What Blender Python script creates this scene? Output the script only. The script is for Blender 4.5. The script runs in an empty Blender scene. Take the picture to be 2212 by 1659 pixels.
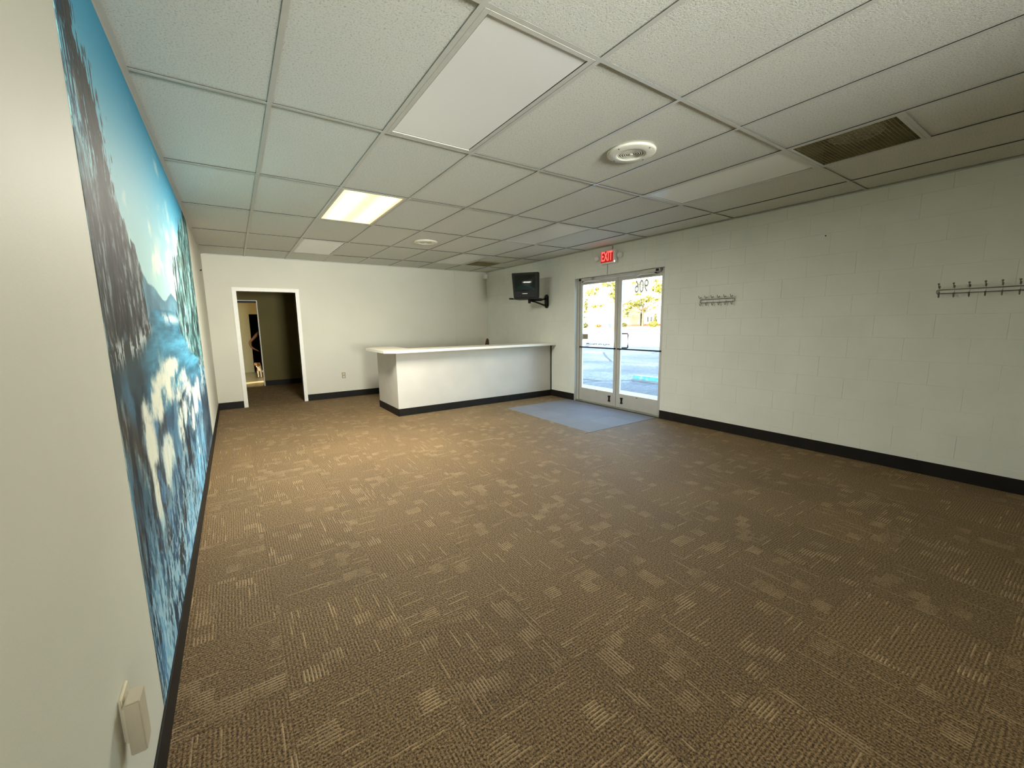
import bpy, bmesh, math, random
import numpy as np
from mathutils import Vector, Matrix

FT = 0.3048
random.seed(4)
rng = np.random.default_rng(7)
SC = bpy.context.scene
COL = SC.collection
D = bpy.data

# room, in feet: x runs along the back wall, y runs deeper, z up from the carpet
XL, XW, YB, ZC = 0.086, 17.403, 22.657, 8.374
YF = -22.0                      # wall behind the camera
DY1, DY2, DZ = 6.973, 12.844, 6.958   # opening of the glass doors in the right wall
BASE = 0.39

# ------------------------------------------------------------------ camera, world, sun, exposure
cam_d = D.cameras.new('camera')
cam_d.sensor_width = 36.0
cam_d.lens = 36.0 * 883.065 / 2212.0
cam_d.clip_start = 0.02
cam_d.clip_end = 600
cam = D.objects.new('camera', cam_d)
COL.objects.link(cam)
RT = Matrix(((0.8274541106385018, -0.09322318462087818, 0.5537410339107873),
             (-0.561364191110431, -0.11312606506862487, 0.8198004259214683),
             (-0.013781862224592267, -0.9891976199178963, -0.1459387851888299)))
M3 = RT @ Matrix(((1, 0, 0), (0, -1, 0), (0, 0, -1)))
M4 = M3.to_4x4()
M4.translation = Vector((1.095, -4.793, ZC - 3.86)) * FT
cam.matrix_world = M4
SC.camera = cam

world = D.worlds.new('sky')
SC.world = world
world.use_nodes = True
wn = world.node_tree
sky = wn.nodes.new('ShaderNodeTexSky')
sky.sky_type = 'NISHITA'
sky.sun_disc = False
sky.sun_elevation = math.radians(16)
sky.sun_rotation = math.radians(-100)
sky.air_density = 1.0
sky.dust_density = 1.6
wn.links.new(sky.outputs[0], wn.nodes['Background'].inputs[0])
wn.nodes['Background'].inputs[1].default_value = 1.35

sun_d = D.lights.new('sun', 'SUN')
sun_d.energy = 14
sun_d.angle = math.radians(0.6)
sun_d.color = (1.0, 0.88, 0.68)
sun = D.objects.new('sun', sun_d)
COL.objects.link(sun)
sun.rotation_euler = Vector((0.9, 0.35, -0.235)).to_track_quat('-Z', 'Y').to_euler()
sun.location = (-20, -10, 20)

# added fill light behind the camera, narrow and aimed slightly up
fill_d = D.lights.new('added_fill_light', 'AREA')
fill_d.shape = 'RECTANGLE'; fill_d.size = 4.0 * FT; fill_d.size_y = 4.0 * FT
fill_d.energy = 42
fill_d.spread = math.radians(46)
fill_d.color = (0.97, 1.0, 0.95)
fill = D.objects.new('added_fill_light', fill_d)
COL.objects.link(fill)
fill.location = Vector((4.4, YF + 0.15, 4.2)) * FT
fill.rotation_euler = (math.radians(90 + 12.5), 0, 0)

SC.view_settings.view_transform = 'Standard'
SC.view_settings.look = 'None'
SC.view_settings.gamma = 1.0
SC.view_settings.exposure = 1.1
SC.view_settings.use_curve_mapping = False
SC.cycles.use_denoising = True
SC.cycles.max_bounces = 10
SC.cycles.diffuse_bounces = 7
SC.cycles.sample_clamp_indirect = 6.0
SC.cycles.caustics_reflective = False
SC.cycles.caustics_refractive = False

TUBES = 86
LAMP = 2.4            # radiance of a lit ceiling lens

# ------------------------------------------------------------------ materials
class NT:
    """tiny helper for node trees"""
    def __init__(s, name):
        s.m = D.materials.new(name); s.m.use_nodes = True
        s.t = s.m.node_tree; s.p = s.t.nodes['Principled BSDF']; s.out = s.t.nodes['Material Output']
    def n(s, typ, **kw):
        x = s.t.nodes.new('ShaderNode' + typ)
        for k, v in kw.items(): setattr(x, k, v)
        return x
    def l(s, a, b): s.t.links.new(a, b)
    def math(s, op, a, b=None, c=None):
        x = s.n('Math', operation=op)
        for i, v in enumerate((a, b, c)):
            if v is None: continue
            if isinstance(v, (int, float)): x.inputs[i].default_value = v
            else: s.l(v, x.inputs[i])
        return x.outputs[0]
    def noise(s, scale, detail=3, vec=None, rough=0.5):
        x = s.n('TexNoise'); x.inputs['Scale'].default_value = scale
        x.inputs['Detail'].default_value = detail; x.inputs['Roughness'].default_value = rough
        if vec is not None: s.l(vec, x.inputs['Vector'])
        return x.outputs['Fac']
    def ramp(s, fac, stops):
        x = s.n('ValToRGB'); e = x.color_ramp.elements
        while len(e) < len(stops): e.new(0.5)
        for i, (p, c) in enumerate(stops):
            e[i].position = p; e[i].color = (*c, 1)
        s.l(fac, x.inputs[0]); return x.outputs[0]
    def mix(s, fac, a, b):
        x = s.n('Mix', data_type='RGBA')
        for i, v in ((0, fac), (6, a), (7, b)):
            if isinstance(v, (int, float)): x.inputs[i].default_value = v
            elif isinstance(v, tuple): x.inputs[i].default_value = (*v, 1)
            else: s.l(v, x.inputs[i])
        return x.outputs[2]
    def bump(s, h, strength=0.3, dist=0.002):
        x = s.n('Bump'); x.inputs['Strength'].default_value = strength
        x.inputs['Distance'].default_value = dist
        s.l(h, x.inputs['Height']); s.l(x.outputs[0], s.p.inputs['Normal'])
    def obj(s): return s.n('TexCoord').outputs['Object']
    def geo(s): return s.n('NewGeometry').outputs['Position']

def plain(name, col, rough=0.5, metal=0.0, noise=0.0, nscale=20, bump=0.0, bscale=200, spec=0.5):
    k = NT(name)
    k.p.inputs['Base Color'].default_value = (*col, 1)
    k.p.inputs['Roughness'].default_value = rough
    k.p.inputs['Metallic'].default_value = metal
    k.p.inputs['Specular IOR Level'].default_value = spec
    if noise:
        f = k.noise(nscale, 4, k.geo())
        lo = tuple(c * (1 - noise) for c in col); hi = tuple(min(1, c * (1 + noise)) for c in col)
        k.l(k.ramp(f, [(0.3, lo), (0.7, hi)]), k.p.inputs['Base Color'])
    if bump:
        k.bump(k.noise(bscale, 3, k.geo()), bump, 0.003)
    return k.m

WALL = plain('wall_paint', (0.62, 0.60, 0.50), 0.6, noise=0.03, nscale=1.5, bump=0.12, bscale=120)
BLOCKM = plain('block_paint', (0.70, 0.715, 0.645), 0.55, noise=0.04, nscale=2.5, bump=0.35, bscale=160)
MORTAR = plain('mortar_paint', (0.66, 0.675, 0.605), 0.6, bump=0.3, bscale=160)
TRIMW = plain('white_trim_paint', (0.78, 0.76, 0.68), 0.4, noise=0.02)
BASEM = plain('dark_vinyl_base', (0.012, 0.010, 0.008), 0.55, noise=0.2, nscale=6, spec=0.18)
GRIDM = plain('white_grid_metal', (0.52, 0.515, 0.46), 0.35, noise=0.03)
WEB = plain('painted_shade_web', (0.05, 0.05, 0.042), 0.7, noise=0.1)  # dark colour draws the shade in the gap above each bar
DARK = plain('dark_void', (0.012, 0.011, 0.009), 0.8, noise=0.1)
PLENUM = plain('plenum_brown', (0.20, 0.17, 0.07), 0.8, noise=0.2, nscale=6)
ALU = plain('painted_aluminium', (0.52, 0.51, 0.46), 0.4, metal=0.25, noise=0.04, nscale=8)
STEEL = plain('dull_steel', (0.33, 0.33, 0.27), 0.4, metal=0.75, noise=0.06)
RACKM = plain('aged_rack_metal', (0.17, 0.17, 0.12), 0.45, metal=0.4, noise=0.1)
BLACK = plain('black_plastic', (0.008, 0.008, 0.007), 0.5, noise=0.1, spec=0.2)
BLACKM = plain('black_painted_steel', (0.008, 0.006, 0.006), 0.5, noise=0.1, spec=0.25)
CREAM = plain('cream_plastic', (0.66, 0.60, 0.45), 0.4, noise=0.03)
VENTM = plain('vent_white', (0.80, 0.78, 0.66), 0.4, noise=0.03)
LAM = plain('counter_laminate', (0.54, 0.51, 0.45), 0.45, noise=0.05, nscale=3)
LAMT = plain('counter_top_laminate', (0.74, 0.67, 0.52), 0.28, noise=0.06, nscale=6)
LAME = plain('counter_edge_white', (0.84, 0.81, 0.72), 0.4, noise=0.02)
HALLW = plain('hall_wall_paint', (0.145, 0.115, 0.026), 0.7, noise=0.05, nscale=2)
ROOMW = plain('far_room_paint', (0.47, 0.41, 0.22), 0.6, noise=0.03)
VINYL = plain('far_room_tile', (0.46, 0.40, 0.22), 0.25, noise=0.08, nscale=3)
BROWN = plain('brown_vinyl', (0.09, 0.045, 0.018), 0.45, noise=0.2, nscale=12)

def lens_mat(name, lit, power=0, glow=((1.0, 0.60, 0.17), (1.0, 0.72, 0.22))):
    k = NT(name)
    p = k.p
    p.inputs['Base Color'].default_value = (0.80, 0.80, 0.76, 1)
    p.inputs['Roughness'].default_value = 0.2
    p.inputs['Specular IOR Level'].default_value = 0.7
    o = k.obj()
    ch = k.n('TexChecker'); ch.inputs['Scale'].default_value = 140
    k.l(o, ch.inputs['Vector'])
    k.bump(ch.outputs['Fac'], 0.10, 0.002)
    if lit:
        sep = k.n('SeparateXYZ'); k.l(o, sep.inputs[0])
        x = k.math('ABSOLUTE', sep.outputs[0])                 # two tubes, one each side of the middle
        d = k.math('ABSOLUTE', k.math('SUBTRACT', x, 0.145))
        band = k.math('POWER', 2.718, k.math('MULTIPLY', k.math('MULTIPLY', d, d), -170.0))
        k.l(k.mix(band, *glow), p.inputs['Emission Color'])
        k.l(k.math('MULTIPLY_ADD', band, power * 0.75, power * 0.35), p.inputs['Emission Strength'])
    return k.m
LENS = lens_mat('unlit_prismatic_lens', False)
LENSLIT = lens_mat('lit_prismatic_lens', True, LAMP)
LENSOVER = lens_mat('added_overhead_lens', True, LAMP * 0.35, ((1.0, 0.72, 0.42), (1.0, 0.80, 0.52)))

def tile_mat():
    k = NT('fissured_ceiling_board')
    g = k.geo()
    info = k.n('ObjectInfo')
    big = k.noise(3.0, 2, g)
    f = k.noise(125, 4, g, 0.7)
    speck = k.ramp(f, [(0.30, (0.30, 0.295, 0.25)), (0.46, (0.66, 0.665, 0.60)), (0.8, (0.70, 0.705, 0.64))])
    v = k.math('MULTIPLY_ADD', info.outputs['Random'], 0.05, 0.94)
    sc = k.n('VectorMath', operation='SCALE'); k.l(speck, sc.inputs[0]); k.l(v, sc.inputs['Scale'])
    k.l(sc.outputs[0], k.p.inputs['Base Color'])
    k.p.inputs['Roughness'].default_value = 0.85
    k.bump(f, 0.5, 0.004)
    return k.m
BOARD = tile_mat()

def carpet_mat(name, base, dark, line, amount):
    k = NT(name)
    o = k.obj(); info = k.n('ObjectInfo')
    rnd = info.outputs['Random']
    sh = k.n('VectorMath', operation='ADD'); k.l(o, sh.inputs[0])
    comb = k.n('CombineXYZ'); k.l(k.math('MULTIPLY', rnd, 37.0), comb.inputs[0]); k.l(k.math('MULTIPLY', rnd, 11.0), comb.inputs[1])
    k.l(comb.outputs[0], sh.inputs[1])
    sep = k.n('SeparateXYZ'); k.l(sh.outputs[0], sep.inputs[0])
    u, v = sep.outputs[0], sep.outputs[1]                       # ribs run along v
    pitch = 0.0135
    uu = k.math('DIVIDE', u, pitch)
    row = k.math('FLOOR', uu)
    fr = k.math('ABSOLUTE', k.math('SUBTRACT', k.math('SUBTRACT', uu, row), 0.5))
    prof = k.math('LESS_THAN', fr, 0.17)
    # patches of cut ribs: a block grid with on/off cells, shifted from row to row
    patch = k.noise(9.0, 2, sh.outputs[0])
    thr_a = k.math('MULTIPLY_ADD', rnd, 0.16, 0.79)
    def cells(du, dv, seed, thr):
        c = k.n('CombineXYZ')
        k.l(k.math('FLOOR', k.math('DIVIDE', u, du)), c.inputs[0])
        k.l(k.math('FLOOR', k.math('ADD', k.math('DIVIDE', v, dv), k.math('MULTIPLY', k.math('FLOOR', k.math('DIVIDE', u, du)), 0.37))), c.inputs[1])
        c.inputs[2].default_value = seed
        w = k.n('TexWhiteNoise', noise_dimensions='3D'); k.l(c.outputs[0], w.inputs['Vector'])
        return k.math('GREATER_THAN', w.outputs['Value'], thr), w.outputs['Value']
    a, av = cells(0.081, 0.072, 1.0, thr_a)
    b, bv = cells(0.0135, 0.115, 4.0, 0.93)
    on = k.math('MULTIPLY', k.math('MAXIMUM', a, b), k.math('MULTIPLY_ADD', patch, 2.2, -0.55))
    ln = k.math('MULTIPLY', k.math('MULTIPLY', on, prof), amount)
    loops = k.noise(125, 3, sh.outputs[0], 0.75)
    cord = k.math('SINE', k.math('MULTIPLY', uu, 6.2832))
    cordf = k.math('MULTIPLY_ADD', cord, 0.17, k.math('MULTIPLY_ADD', loops, 3.6, -1.38))
    wear = k.noise(1.6, 3, k.geo())
    c0 = k.mix(cordf, dark, base)
    wr = k.math('MULTIPLY_ADD', wear, 0.45, 0.78)
    tone = k.math('MULTIPLY', wr, k.math('MULTIPLY_ADD', rnd, 0.16, 0.92))
    c1 = k.mix(ln, c0, line)
    sc = k.n('VectorMath', operation='SCALE'); k.l(c1, sc.inputs[0]); k.l(tone, sc.inputs['Scale'])
    k.l(sc.outputs[0], k.p.inputs['Base Color'])
    k.p.inputs['Roughness'].default_value = 0.75
    k.p.inputs['Specular IOR Level'].default_value = 0.28
    k.p.inputs['Sheen Weight'].default_value = 0.10
    k.p.inputs['Sheen Tint'].default_value = (0.9, 0.70, 0.45, 1)
    k.p.inputs['Sheen Roughness'].default_value = 0.45
    k.bump(k.math('ADD', k.math('MULTIPLY', ln, 1.2), loops), 0.9, 0.006)
    return k.m
CARPET = carpet_mat('brown_loop_carpet', (0.31, 0.20, 0.088), (0.022, 0.010, 0.001), (0.52, 0.37, 0.20), 0.75)
MATC = carpet_mat('blue_grey_entry_carpet', (0.215, 0.225, 0.24), (0.115, 0.12, 0.13), (0.28, 0.29, 0.31), 0.15)

def glass_mat(name, tint=(0.97, 0.985, 0.98)):
    k = NT(name)
    tr = k.n('BsdfTransparent'); tr.inputs[0].default_value = (*tint, 1)
    gl = k.n('BsdfGlossy'); gl.inputs['Roughness'].default_value = 0.02
    lw = k.n('LayerWeight'); lw.inputs[0].default_value = 0.5      # Schlick's reflectance of a thin pane, alike from both faces
    fz = k.math('MULTIPLY_ADD', k.math('POWER', lw.outputs['Facing'], 5.0), 0.93, 0.03)
    mx = k.n('MixShader')
    k.l(fz, mx.inputs[0]); k.l(tr.outputs[0], mx.inputs[1]); k.l(gl.outputs[0], mx.inputs[2])
    k.l(mx.outputs[0], k.out.inputs[0])
    return k.m
GLASS = glass_mat('door_glass')
SCREEN = plain('dark_tube_glass', (0.010, 0.013, 0.009), 0.10, noise=0.1, spec=0.3)

def emit(name, col, strength, base=(0.5, 0.1, 0.1)):
    k = NT(name)
    k.p.inputs['Base Color'].default_value = (*base, 1)
    k.p.inputs['Emission Color'].default_value = (*col, 1)
    k.p.inputs['Emission Strength'].default_value = strength
    return k.m

# ------------------------------------------------------------------ mesh helpers (all in feet)
WLOC = {}
class MB:
    def __init__(s): s.v = []; s.f = []; s.mi = []; s.cur = 0
    def add(s, vs, fs):
        b = len(s.v); s.v += [tuple(map(float, q)) for q in vs]
        s.f += [tuple(b + i for i in q) for q in fs]; s.mi += [s.cur] * len(fs)
        return s
    def box(s, x0, x1, y0, y1, z0, z1):
        return s.add([(x0, y0, z0), (x1, y0, z0), (x1, y1, z0), (x0, y1, z0), (x0, y0, z1), (x1, y0, z1), (x1, y1, z1), (x0, y1, z1)],
                     [(0, 3, 2, 1), (4, 5, 6, 7), (0, 1, 5, 4), (1, 2, 6, 5), (2, 3, 7, 6), (3, 0, 4, 7)])
    def prism(s, poly, a0, a1, axis='z'):
        n = len(poly)
        def pt(p, a): return {'z': (p[0], p[1], a), 'x': (a, p[0], p[1]), 'y': (p[0], a, p[1])}[axis]
        vs = [pt(p, a0) for p in poly] + [pt(p, a1) for p in poly]
        fs = [tuple(reversed(range(n))), tuple(range(n, 2 * n))] + [(i, (i + 1) % n, n + (i + 1) % n, n + i) for i in range(n)]
        return s.add(vs, fs)
    def tube(s, path, r, n=8, cap=True):
        path = [Vector(p) for p in path]; rings = []
        rr = r if isinstance(r, (list, tuple)) else [r] * len(path)
        ref = None
        for i, p in enumerate(path):
            t = (path[min(i + 1, len(path) - 1)] - path[max(i - 1, 0)]).normalized()
            if ref is None:
                ref = Vector((0, 0, 1)) if abs(t.z) < 0.9 else Vector((1, 0, 0))
            a = t.cross(ref).normalized(); b = t.cross(a).normalized(); ref = -b if False else ref
            rings.append([p + (a * math.cos(2 * math.pi * j / n) + b * math.sin(2 * math.pi * j / n)) * rr[i] for j in range(n)])
        vs = [q for ring in rings for q in ring]
        fs = [(i * n + j, i * n + (j + 1) % n, (i + 1) * n + (j + 1) % n, (i + 1) * n + j) for i in range(len(path) - 1) for j in range(n)]
        if cap: fs += [tuple(reversed(range(n))), tuple(range((len(path) - 1) * n, len(path) * n))]
        return s.add(vs, fs)
    def lathe(s, prof, c, n=32, closed=False):
        """prof: (radius, z) pairs turned about the vertical through c"""
        m = len(prof)
        vs = [(c[0] + r * math.cos(2 * math.pi * j / n), c[1] + r * math.sin(2 * math.pi * j / n), c[2] + z) for r, z in prof for j in range(n)]
        k = m if closed else m - 1
        fs = [(i * n + j, i * n + (j + 1) % n, ((i + 1) % m) * n + (j + 1) % n, ((i + 1) % m) * n + j) for i in range(k) for j in range(n)]
        if not closed:
            fs += [tuple(reversed(range(n))), tuple(range((m - 1) * n, m * n))]
        return s.add(vs, fs)
    def build(s, name, mat, parent=None, local=False, smooth=False, bevel=0.0, origin=None, seg=2):
        v = np.array(s.v, float)
        c = (v.min(0) + v.max(0)) / 2 if origin is None else np.array(origin, float)
        me = D.meshes.new(name)
        me.from_pydata([tuple(q) for q in (v - c) * FT], [], s.f)
        mats = mat if isinstance(mat, (list, tuple)) else [mat]
        for m in mats: me.materials.append(m)
        if len(mats) > 1: me.polygons.foreach_set('material_index', s.mi)
        bm = bmesh.new(); bm.from_mesh(me)
        if bevel:
            ed = [e for e in bm.edges if len(e.link_faces) == 2 and e.calc_face_angle(0) > 0.6]
            bmesh.ops.bevel(bm, geom=ed, offset=bevel * FT, segments=seg, affect='EDGES', clamp_overlap=True)
        bmesh.ops.recalc_face_normals(bm, faces=bm.faces)
        bm.to_mesh(me); bm.free()
        if smooth: me.polygons.foreach_set('use_smooth', [True] * len(me.polygons))
        return link(name, me, c, parent, local)

def link(name, me, c, parent=None, local=False):
    o = D.objects.new(name, me); COL.objects.link(o)
    c = np.array(c, float)
    base = np.zeros(3) if (parent is None or local) else WLOC[parent.name]
    o.location = Vector((c - base) * FT)
    if parent is not None: o.parent = parent
    WLOC[o.name] = c
    return o

def tag(o, label, cat, group=None, kind=None):
    o['label'] = label; o['category'] = cat
    if group: o['group'] = group
    if kind: o['kind'] = kind
    return o

def thing(name, label, cat, loc, rz=0.0, group=None, kind=None):
    o = D.objects.new(name, None); COL.objects.link(o)
    o.empty_display_size = 0.05
    o.location = Vector(loc) * FT; o.rotation_euler = (0, 0, rz)
    WLOC[o.name] = np.array(loc, float)
    return tag(o, label, cat, group, kind)

def struct(o, label, cat): return tag(o, label, cat, None, 'structure')

def box(*a): return MB().box(*a)

def dup_tree(o, dloc, label=None, parent=None):
    c = o.copy(); COL.objects.link(c)
    if parent is None:
        c.location = o.location + Vector(dloc) * FT
        WLOC[c.name] = WLOC[o.name] + np.array(dloc)
    else:
        c.parent = parent
    if label: c['label'] = label
    for ch in list(o.children): dup_tree(ch, dloc, None, c)
    return c

def text_mesh(name, body, size, mat, depth=0.004, parent=None, loc=(0, 0, 0), rot=(0, 0, 0), sx=1.0, bold=0.0):
    cu = D.curves.new(name, 'FONT'); cu.body = body; cu.size = size * FT
    cu.extrude = depth * FT; cu.align_x = 'CENTER'; cu.align_y = 'CENTER'; cu.offset = bold * FT
    t = D.objects.new('text_tmp', cu); COL.objects.link(t)
    me = D.meshes.new_from_object(t)
    D.objects.remove(t); D.curves.remove(cu)
    me.materials.clear(); me.materials.append(mat)
    me.name = name
    o = link(name, me, loc, parent)
    o.rotation_euler = rot; o.scale = (sx, 1, 1)
    return o

# ------------------------------------------------------------------ structure: floor and carpet tiles
floor = struct(box(XL - 0.5, XW + 0.64, YF - 0.5, YB + 0.2, -0.5, -0.022).build('floor', DARK),
               'brown carpet tile floor of the empty shop room', 'floor')
TS = 1.6404
def slab(sx, sy, gap=0.0004, th=0.021, name='carpet_tile', mat=CARPET):
    hx, hy = sx / 2 - gap, sy / 2 - gap
    b = 0.0012
    mb = MB()
    mb.add([(-hx, -hy, -th), (hx, -hy, -th), (hx, hy, -th), (-hx, hy, -th), (-hx, -hy, -b), (hx, -hy, -b), (hx, hy, -b), (-hx, hy, -b),
            (-hx + b, -hy + b, 0), (hx - b, -hy + b, 0), (hx - b, hy - b, 0), (-hx + b, hy - b, 0)],
           [(0, 1, 5, 4), (1, 2, 6, 5), (2, 3, 7, 6), (3, 0, 4, 7), (4, 5, 9, 8), (5, 6, 10, 9), (6, 7, 11, 10), (7, 4, 8, 11), (8, 9, 10, 11)])
    me = D.meshes.new(name)
    me.from_pydata([tuple(c * FT for c in v) for v in mb.v], [], mb.f); me.materials.append(mat)
    me.update()
    return me
cache = {}
def put_tile(x0, x1, y0, y1, z, parent, name, mat, turn, gap=0.0004):
    if x1 - x0 < 0.05 or y1 - y0 < 0.05: return
    sx, sy = round(x1 - x0, 3), round(y1 - y0, 3)
    if turn: sx, sy = sy, sx
    key = (name, sx, sy, mat.name)
    if key not in cache: cache[key] = slab(sx, sy, gap, name=name, mat=mat)
    o = link(name, cache[key], ((x0 + x1) / 2, (y0 + y1) / 2, z), parent)
    if turn: o.rotation_euler = (0, 0, math.pi / 2)
    return o
MX, MY1, MY2 = 12.97, 7.1, 13.32          # entry mat in front of the doors
xs = [1.25 + TS * i for i in range(-1, 11)]; ys = [2.15 + TS * i for i in range(-6, 14)]
for i in range(len(xs) - 1):
    for j in range(len(ys) - 1):
        x0, x1 = max(xs[i], XL), min(xs[i + 1], XW); y0, y1 = max(ys[j], YF), min(ys[j + 1], YB)
        if x1 <= x0 or y1 <= y0: continue
        turn = (i + j) % 2 == 1
        # tiles are cut around the mat
        if x1 > MX and y1 > MY1 and y0 < MY2:
            rects = []
            if y0 < MY1: rects.append((x0, x1, y0, MY1))
            if y1 > MY2: rects.append((x0, x1, MY2, y1))
            if x0 < MX: rects.append((x0, MX, max(y0, MY1), min(y1, MY2)))
            for r in rects: put_tile(*r, 0.0, floor, 'carpet_tile', CARPET, turn)
        else:
            put_tile(x0, x1, y0, y1, 0.0, floor, 'carpet_tile', CARPET, turn)
box(XL, XW, YF, ys[0], -0.0215, 0.0).build('carpet_field', CARPET, floor)
nx, ny = 3, 4
for i in range(nx):
    for j in range(ny):
        wx, wy = (XW - MX) / nx, (MY2 - MY1) / ny
        o = put_tile(MX + i * wx, MX + (i + 1) * wx, MY1 + j * wy, MY1 + (j + 1) * wy, 0.0, floor, 'entry_carpet_tile', MATC, (i + j) % 2 == 1, 0.0015)
        o['label'] = 'blue-grey entry carpet tile'

# ------------------------------------------------------------------ ceiling: deck, boards, grid
ceiling = struct(box(XL - 0.5, XW + 0.64, YF - 0.5, YB + 0.4, ZC + 0.62, ZC + 0.9).build('ceiling', DARK),
                 'suspended ceiling of fissured white boards in a metal grid', 'ceiling')
cx = [XL] + [2.0 * i for i in range(1, 9)] + [XW]
cy = [-12, -8, -4, 0, 4, 8, 12, 16, 20, YB]
FIX = {(2, -8): 't', (2, 0): 't', (2, 8): 't', (2, 16): 't', (6, 0): 't', (6, 8): 't', (6, 16): 't', (6, -4): 'g', (7, 16): 'h'}
bcache = {}
def board(x0, x1, y0, y1):
    sx, sy = round(x1 - x0, 3), round(y1 - y0, 3)
    if (sx, sy) not in bcache:
        g = 0.012
        mb = MB().box(-sx / 2 + g, sx / 2 - g, -sy / 2 + g, sy / 2 - g, 0, 0.05)
        me = D.meshes.new('ceiling_board')
        me.from_pydata([tuple(c * FT for c in v) for v in mb.v], [], mb.f); me.materials.append(BOARD)
        bcache[(sx, sy)] = me
    link('ceiling_board', bcache[(sx, sy)], ((x0 + x1) / 2, (y0 + y1) / 2, ZC + 0.026), ceiling)
for i in range(len(cx) - 1):
    for j in range(len(cy) - 1):
        x0, x1, y0, y1 = cx[i], cx[i + 1], cy[j], cy[j + 1]
        k = FIX.get((i, y0))
        if k == 't': continue
        if k == 'g': y1 = -2.0
        if k == 'h': y1 = 18.0
        board(x0, x1, y0, y1)
TB = 0.039
for x in cx[1:-1]:       # main tees run into the depth, each a bar with its web
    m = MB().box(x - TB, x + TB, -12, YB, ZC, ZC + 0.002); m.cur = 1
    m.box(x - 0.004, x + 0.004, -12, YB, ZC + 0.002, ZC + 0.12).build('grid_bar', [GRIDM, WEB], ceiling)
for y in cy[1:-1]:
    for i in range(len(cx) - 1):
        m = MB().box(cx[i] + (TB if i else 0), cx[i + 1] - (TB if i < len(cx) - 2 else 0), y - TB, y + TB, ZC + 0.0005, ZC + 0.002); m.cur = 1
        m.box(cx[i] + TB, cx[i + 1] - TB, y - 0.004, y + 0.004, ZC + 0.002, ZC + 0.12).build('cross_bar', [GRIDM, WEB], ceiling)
box(XL, XW, YF, -12, ZC + 0.006, ZC + 0.05).build('board_field', BOARD, ceiling)
for (x0, x1, y) in ((12, 14, -2.0), (14, 16, 18.0)):
    box(x0 + TB, x1 - TB, y - TB, y + TB, ZC + 0.0005, ZC + 0.002).build('cross_bar', GRIDM, ceiling)
t1 = struct(MB().box(XL, XL + 0.075, YF, YB, ZC - 0.006, ZC).box(XL, XL + 0.006, YF, YB, ZC - 0.07, ZC - 0.006).build('trim_1', GRIDM), 'metal wall angle where the ceiling meets the left wall', 'trim')
t2 = struct(MB().box(XW - 0.075, XW, YF, YB, ZC - 0.006, ZC).box(XW - 0.006, XW, YF, YB, ZC - 0.03, ZC - 0.006).build('trim_2', GRIDM), 'metal wall angle where the ceiling meets the block wall', 'trim')
t3 = struct(MB().box(XL + 0.075, XW - 0.075, YB - 0.075, YB, ZC - 0.006, ZC).box(XL + 0.075, XW - 0.075, YB - 0.006, YB, ZC - 0.03, ZC - 0.006).build('trim_3', GRIDM), 'metal wall angle where the ceiling meets the back wall', 'trim')

# ------------------------------------------------------------------ walls
wl = struct(box(XL - 0.5, XL, YF, YB, -0.02, ZC + 0.62).build('wall_left', WALL), 'white left wall that carries the waterfall mural', 'wall')
WX0, WX1, WZ0, WZ1 = 2.4, 8.8, 2.2, 6.3
wf = struct(MB().box(XL, WX0, YF - 0.5, YF, -0.02, ZC + 0.62).box(WX1, XW + 0.64, YF - 0.5, YF, -0.02, ZC + 0.62).box(WX0, WX1, YF - 0.5, YF, -0.02, WZ0).box(WX0, WX1, YF - 0.5, YF, WZ1, ZC + 0.62).build('wall_front', WALL), 'front wall with an added window behind the camera', 'wall')
struct(box(-6, 40, YF - 5.5, YF - 5.0, -0.6, 16).build('wall_sky_block', MORTAR), 'unseen blank wall added to keep the sky out of the front window', 'wall')  # added light blocker, never in view
w1 = thing('added_window', 'unseen window added in the front wall behind the camera', 'window', ((WX0 + WX1) / 2, YF, WZ0), kind='structure')  # made-up opening that houses the fill light
for i in range(3):
    a = WX0 + (WX1 - WX0 - 0.12) * i / 2
    box(a, a + 0.12, YF - 0.3, YF - 0.1, WZ0, WZ1).build('mullion', ALU, w1)
    if i < 2: box(a + 0.12, a + (WX1 - WX0 - 0.12) / 2, YF - 0.21, YF - 0.19, WZ0, WZ1).build('pane', GLASS, w1)
BX1, BX2, BZ = 1.46, 4.35, 6.50          # clear opening of the back doorway
T = 0.4
wb = struct(MB().box(-3.4, BX1, YB, YB + T, -0.02, ZC + 0.62).box(BX2, XW + 0.64, YB, YB + T, -0.02, ZC + 0.62).box(BX1, BX2, YB, YB + T, BZ, ZC + 0.62).build('wall_back', WALL),
            'white back wall with the open doorway to the hall', 'wall')
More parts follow.
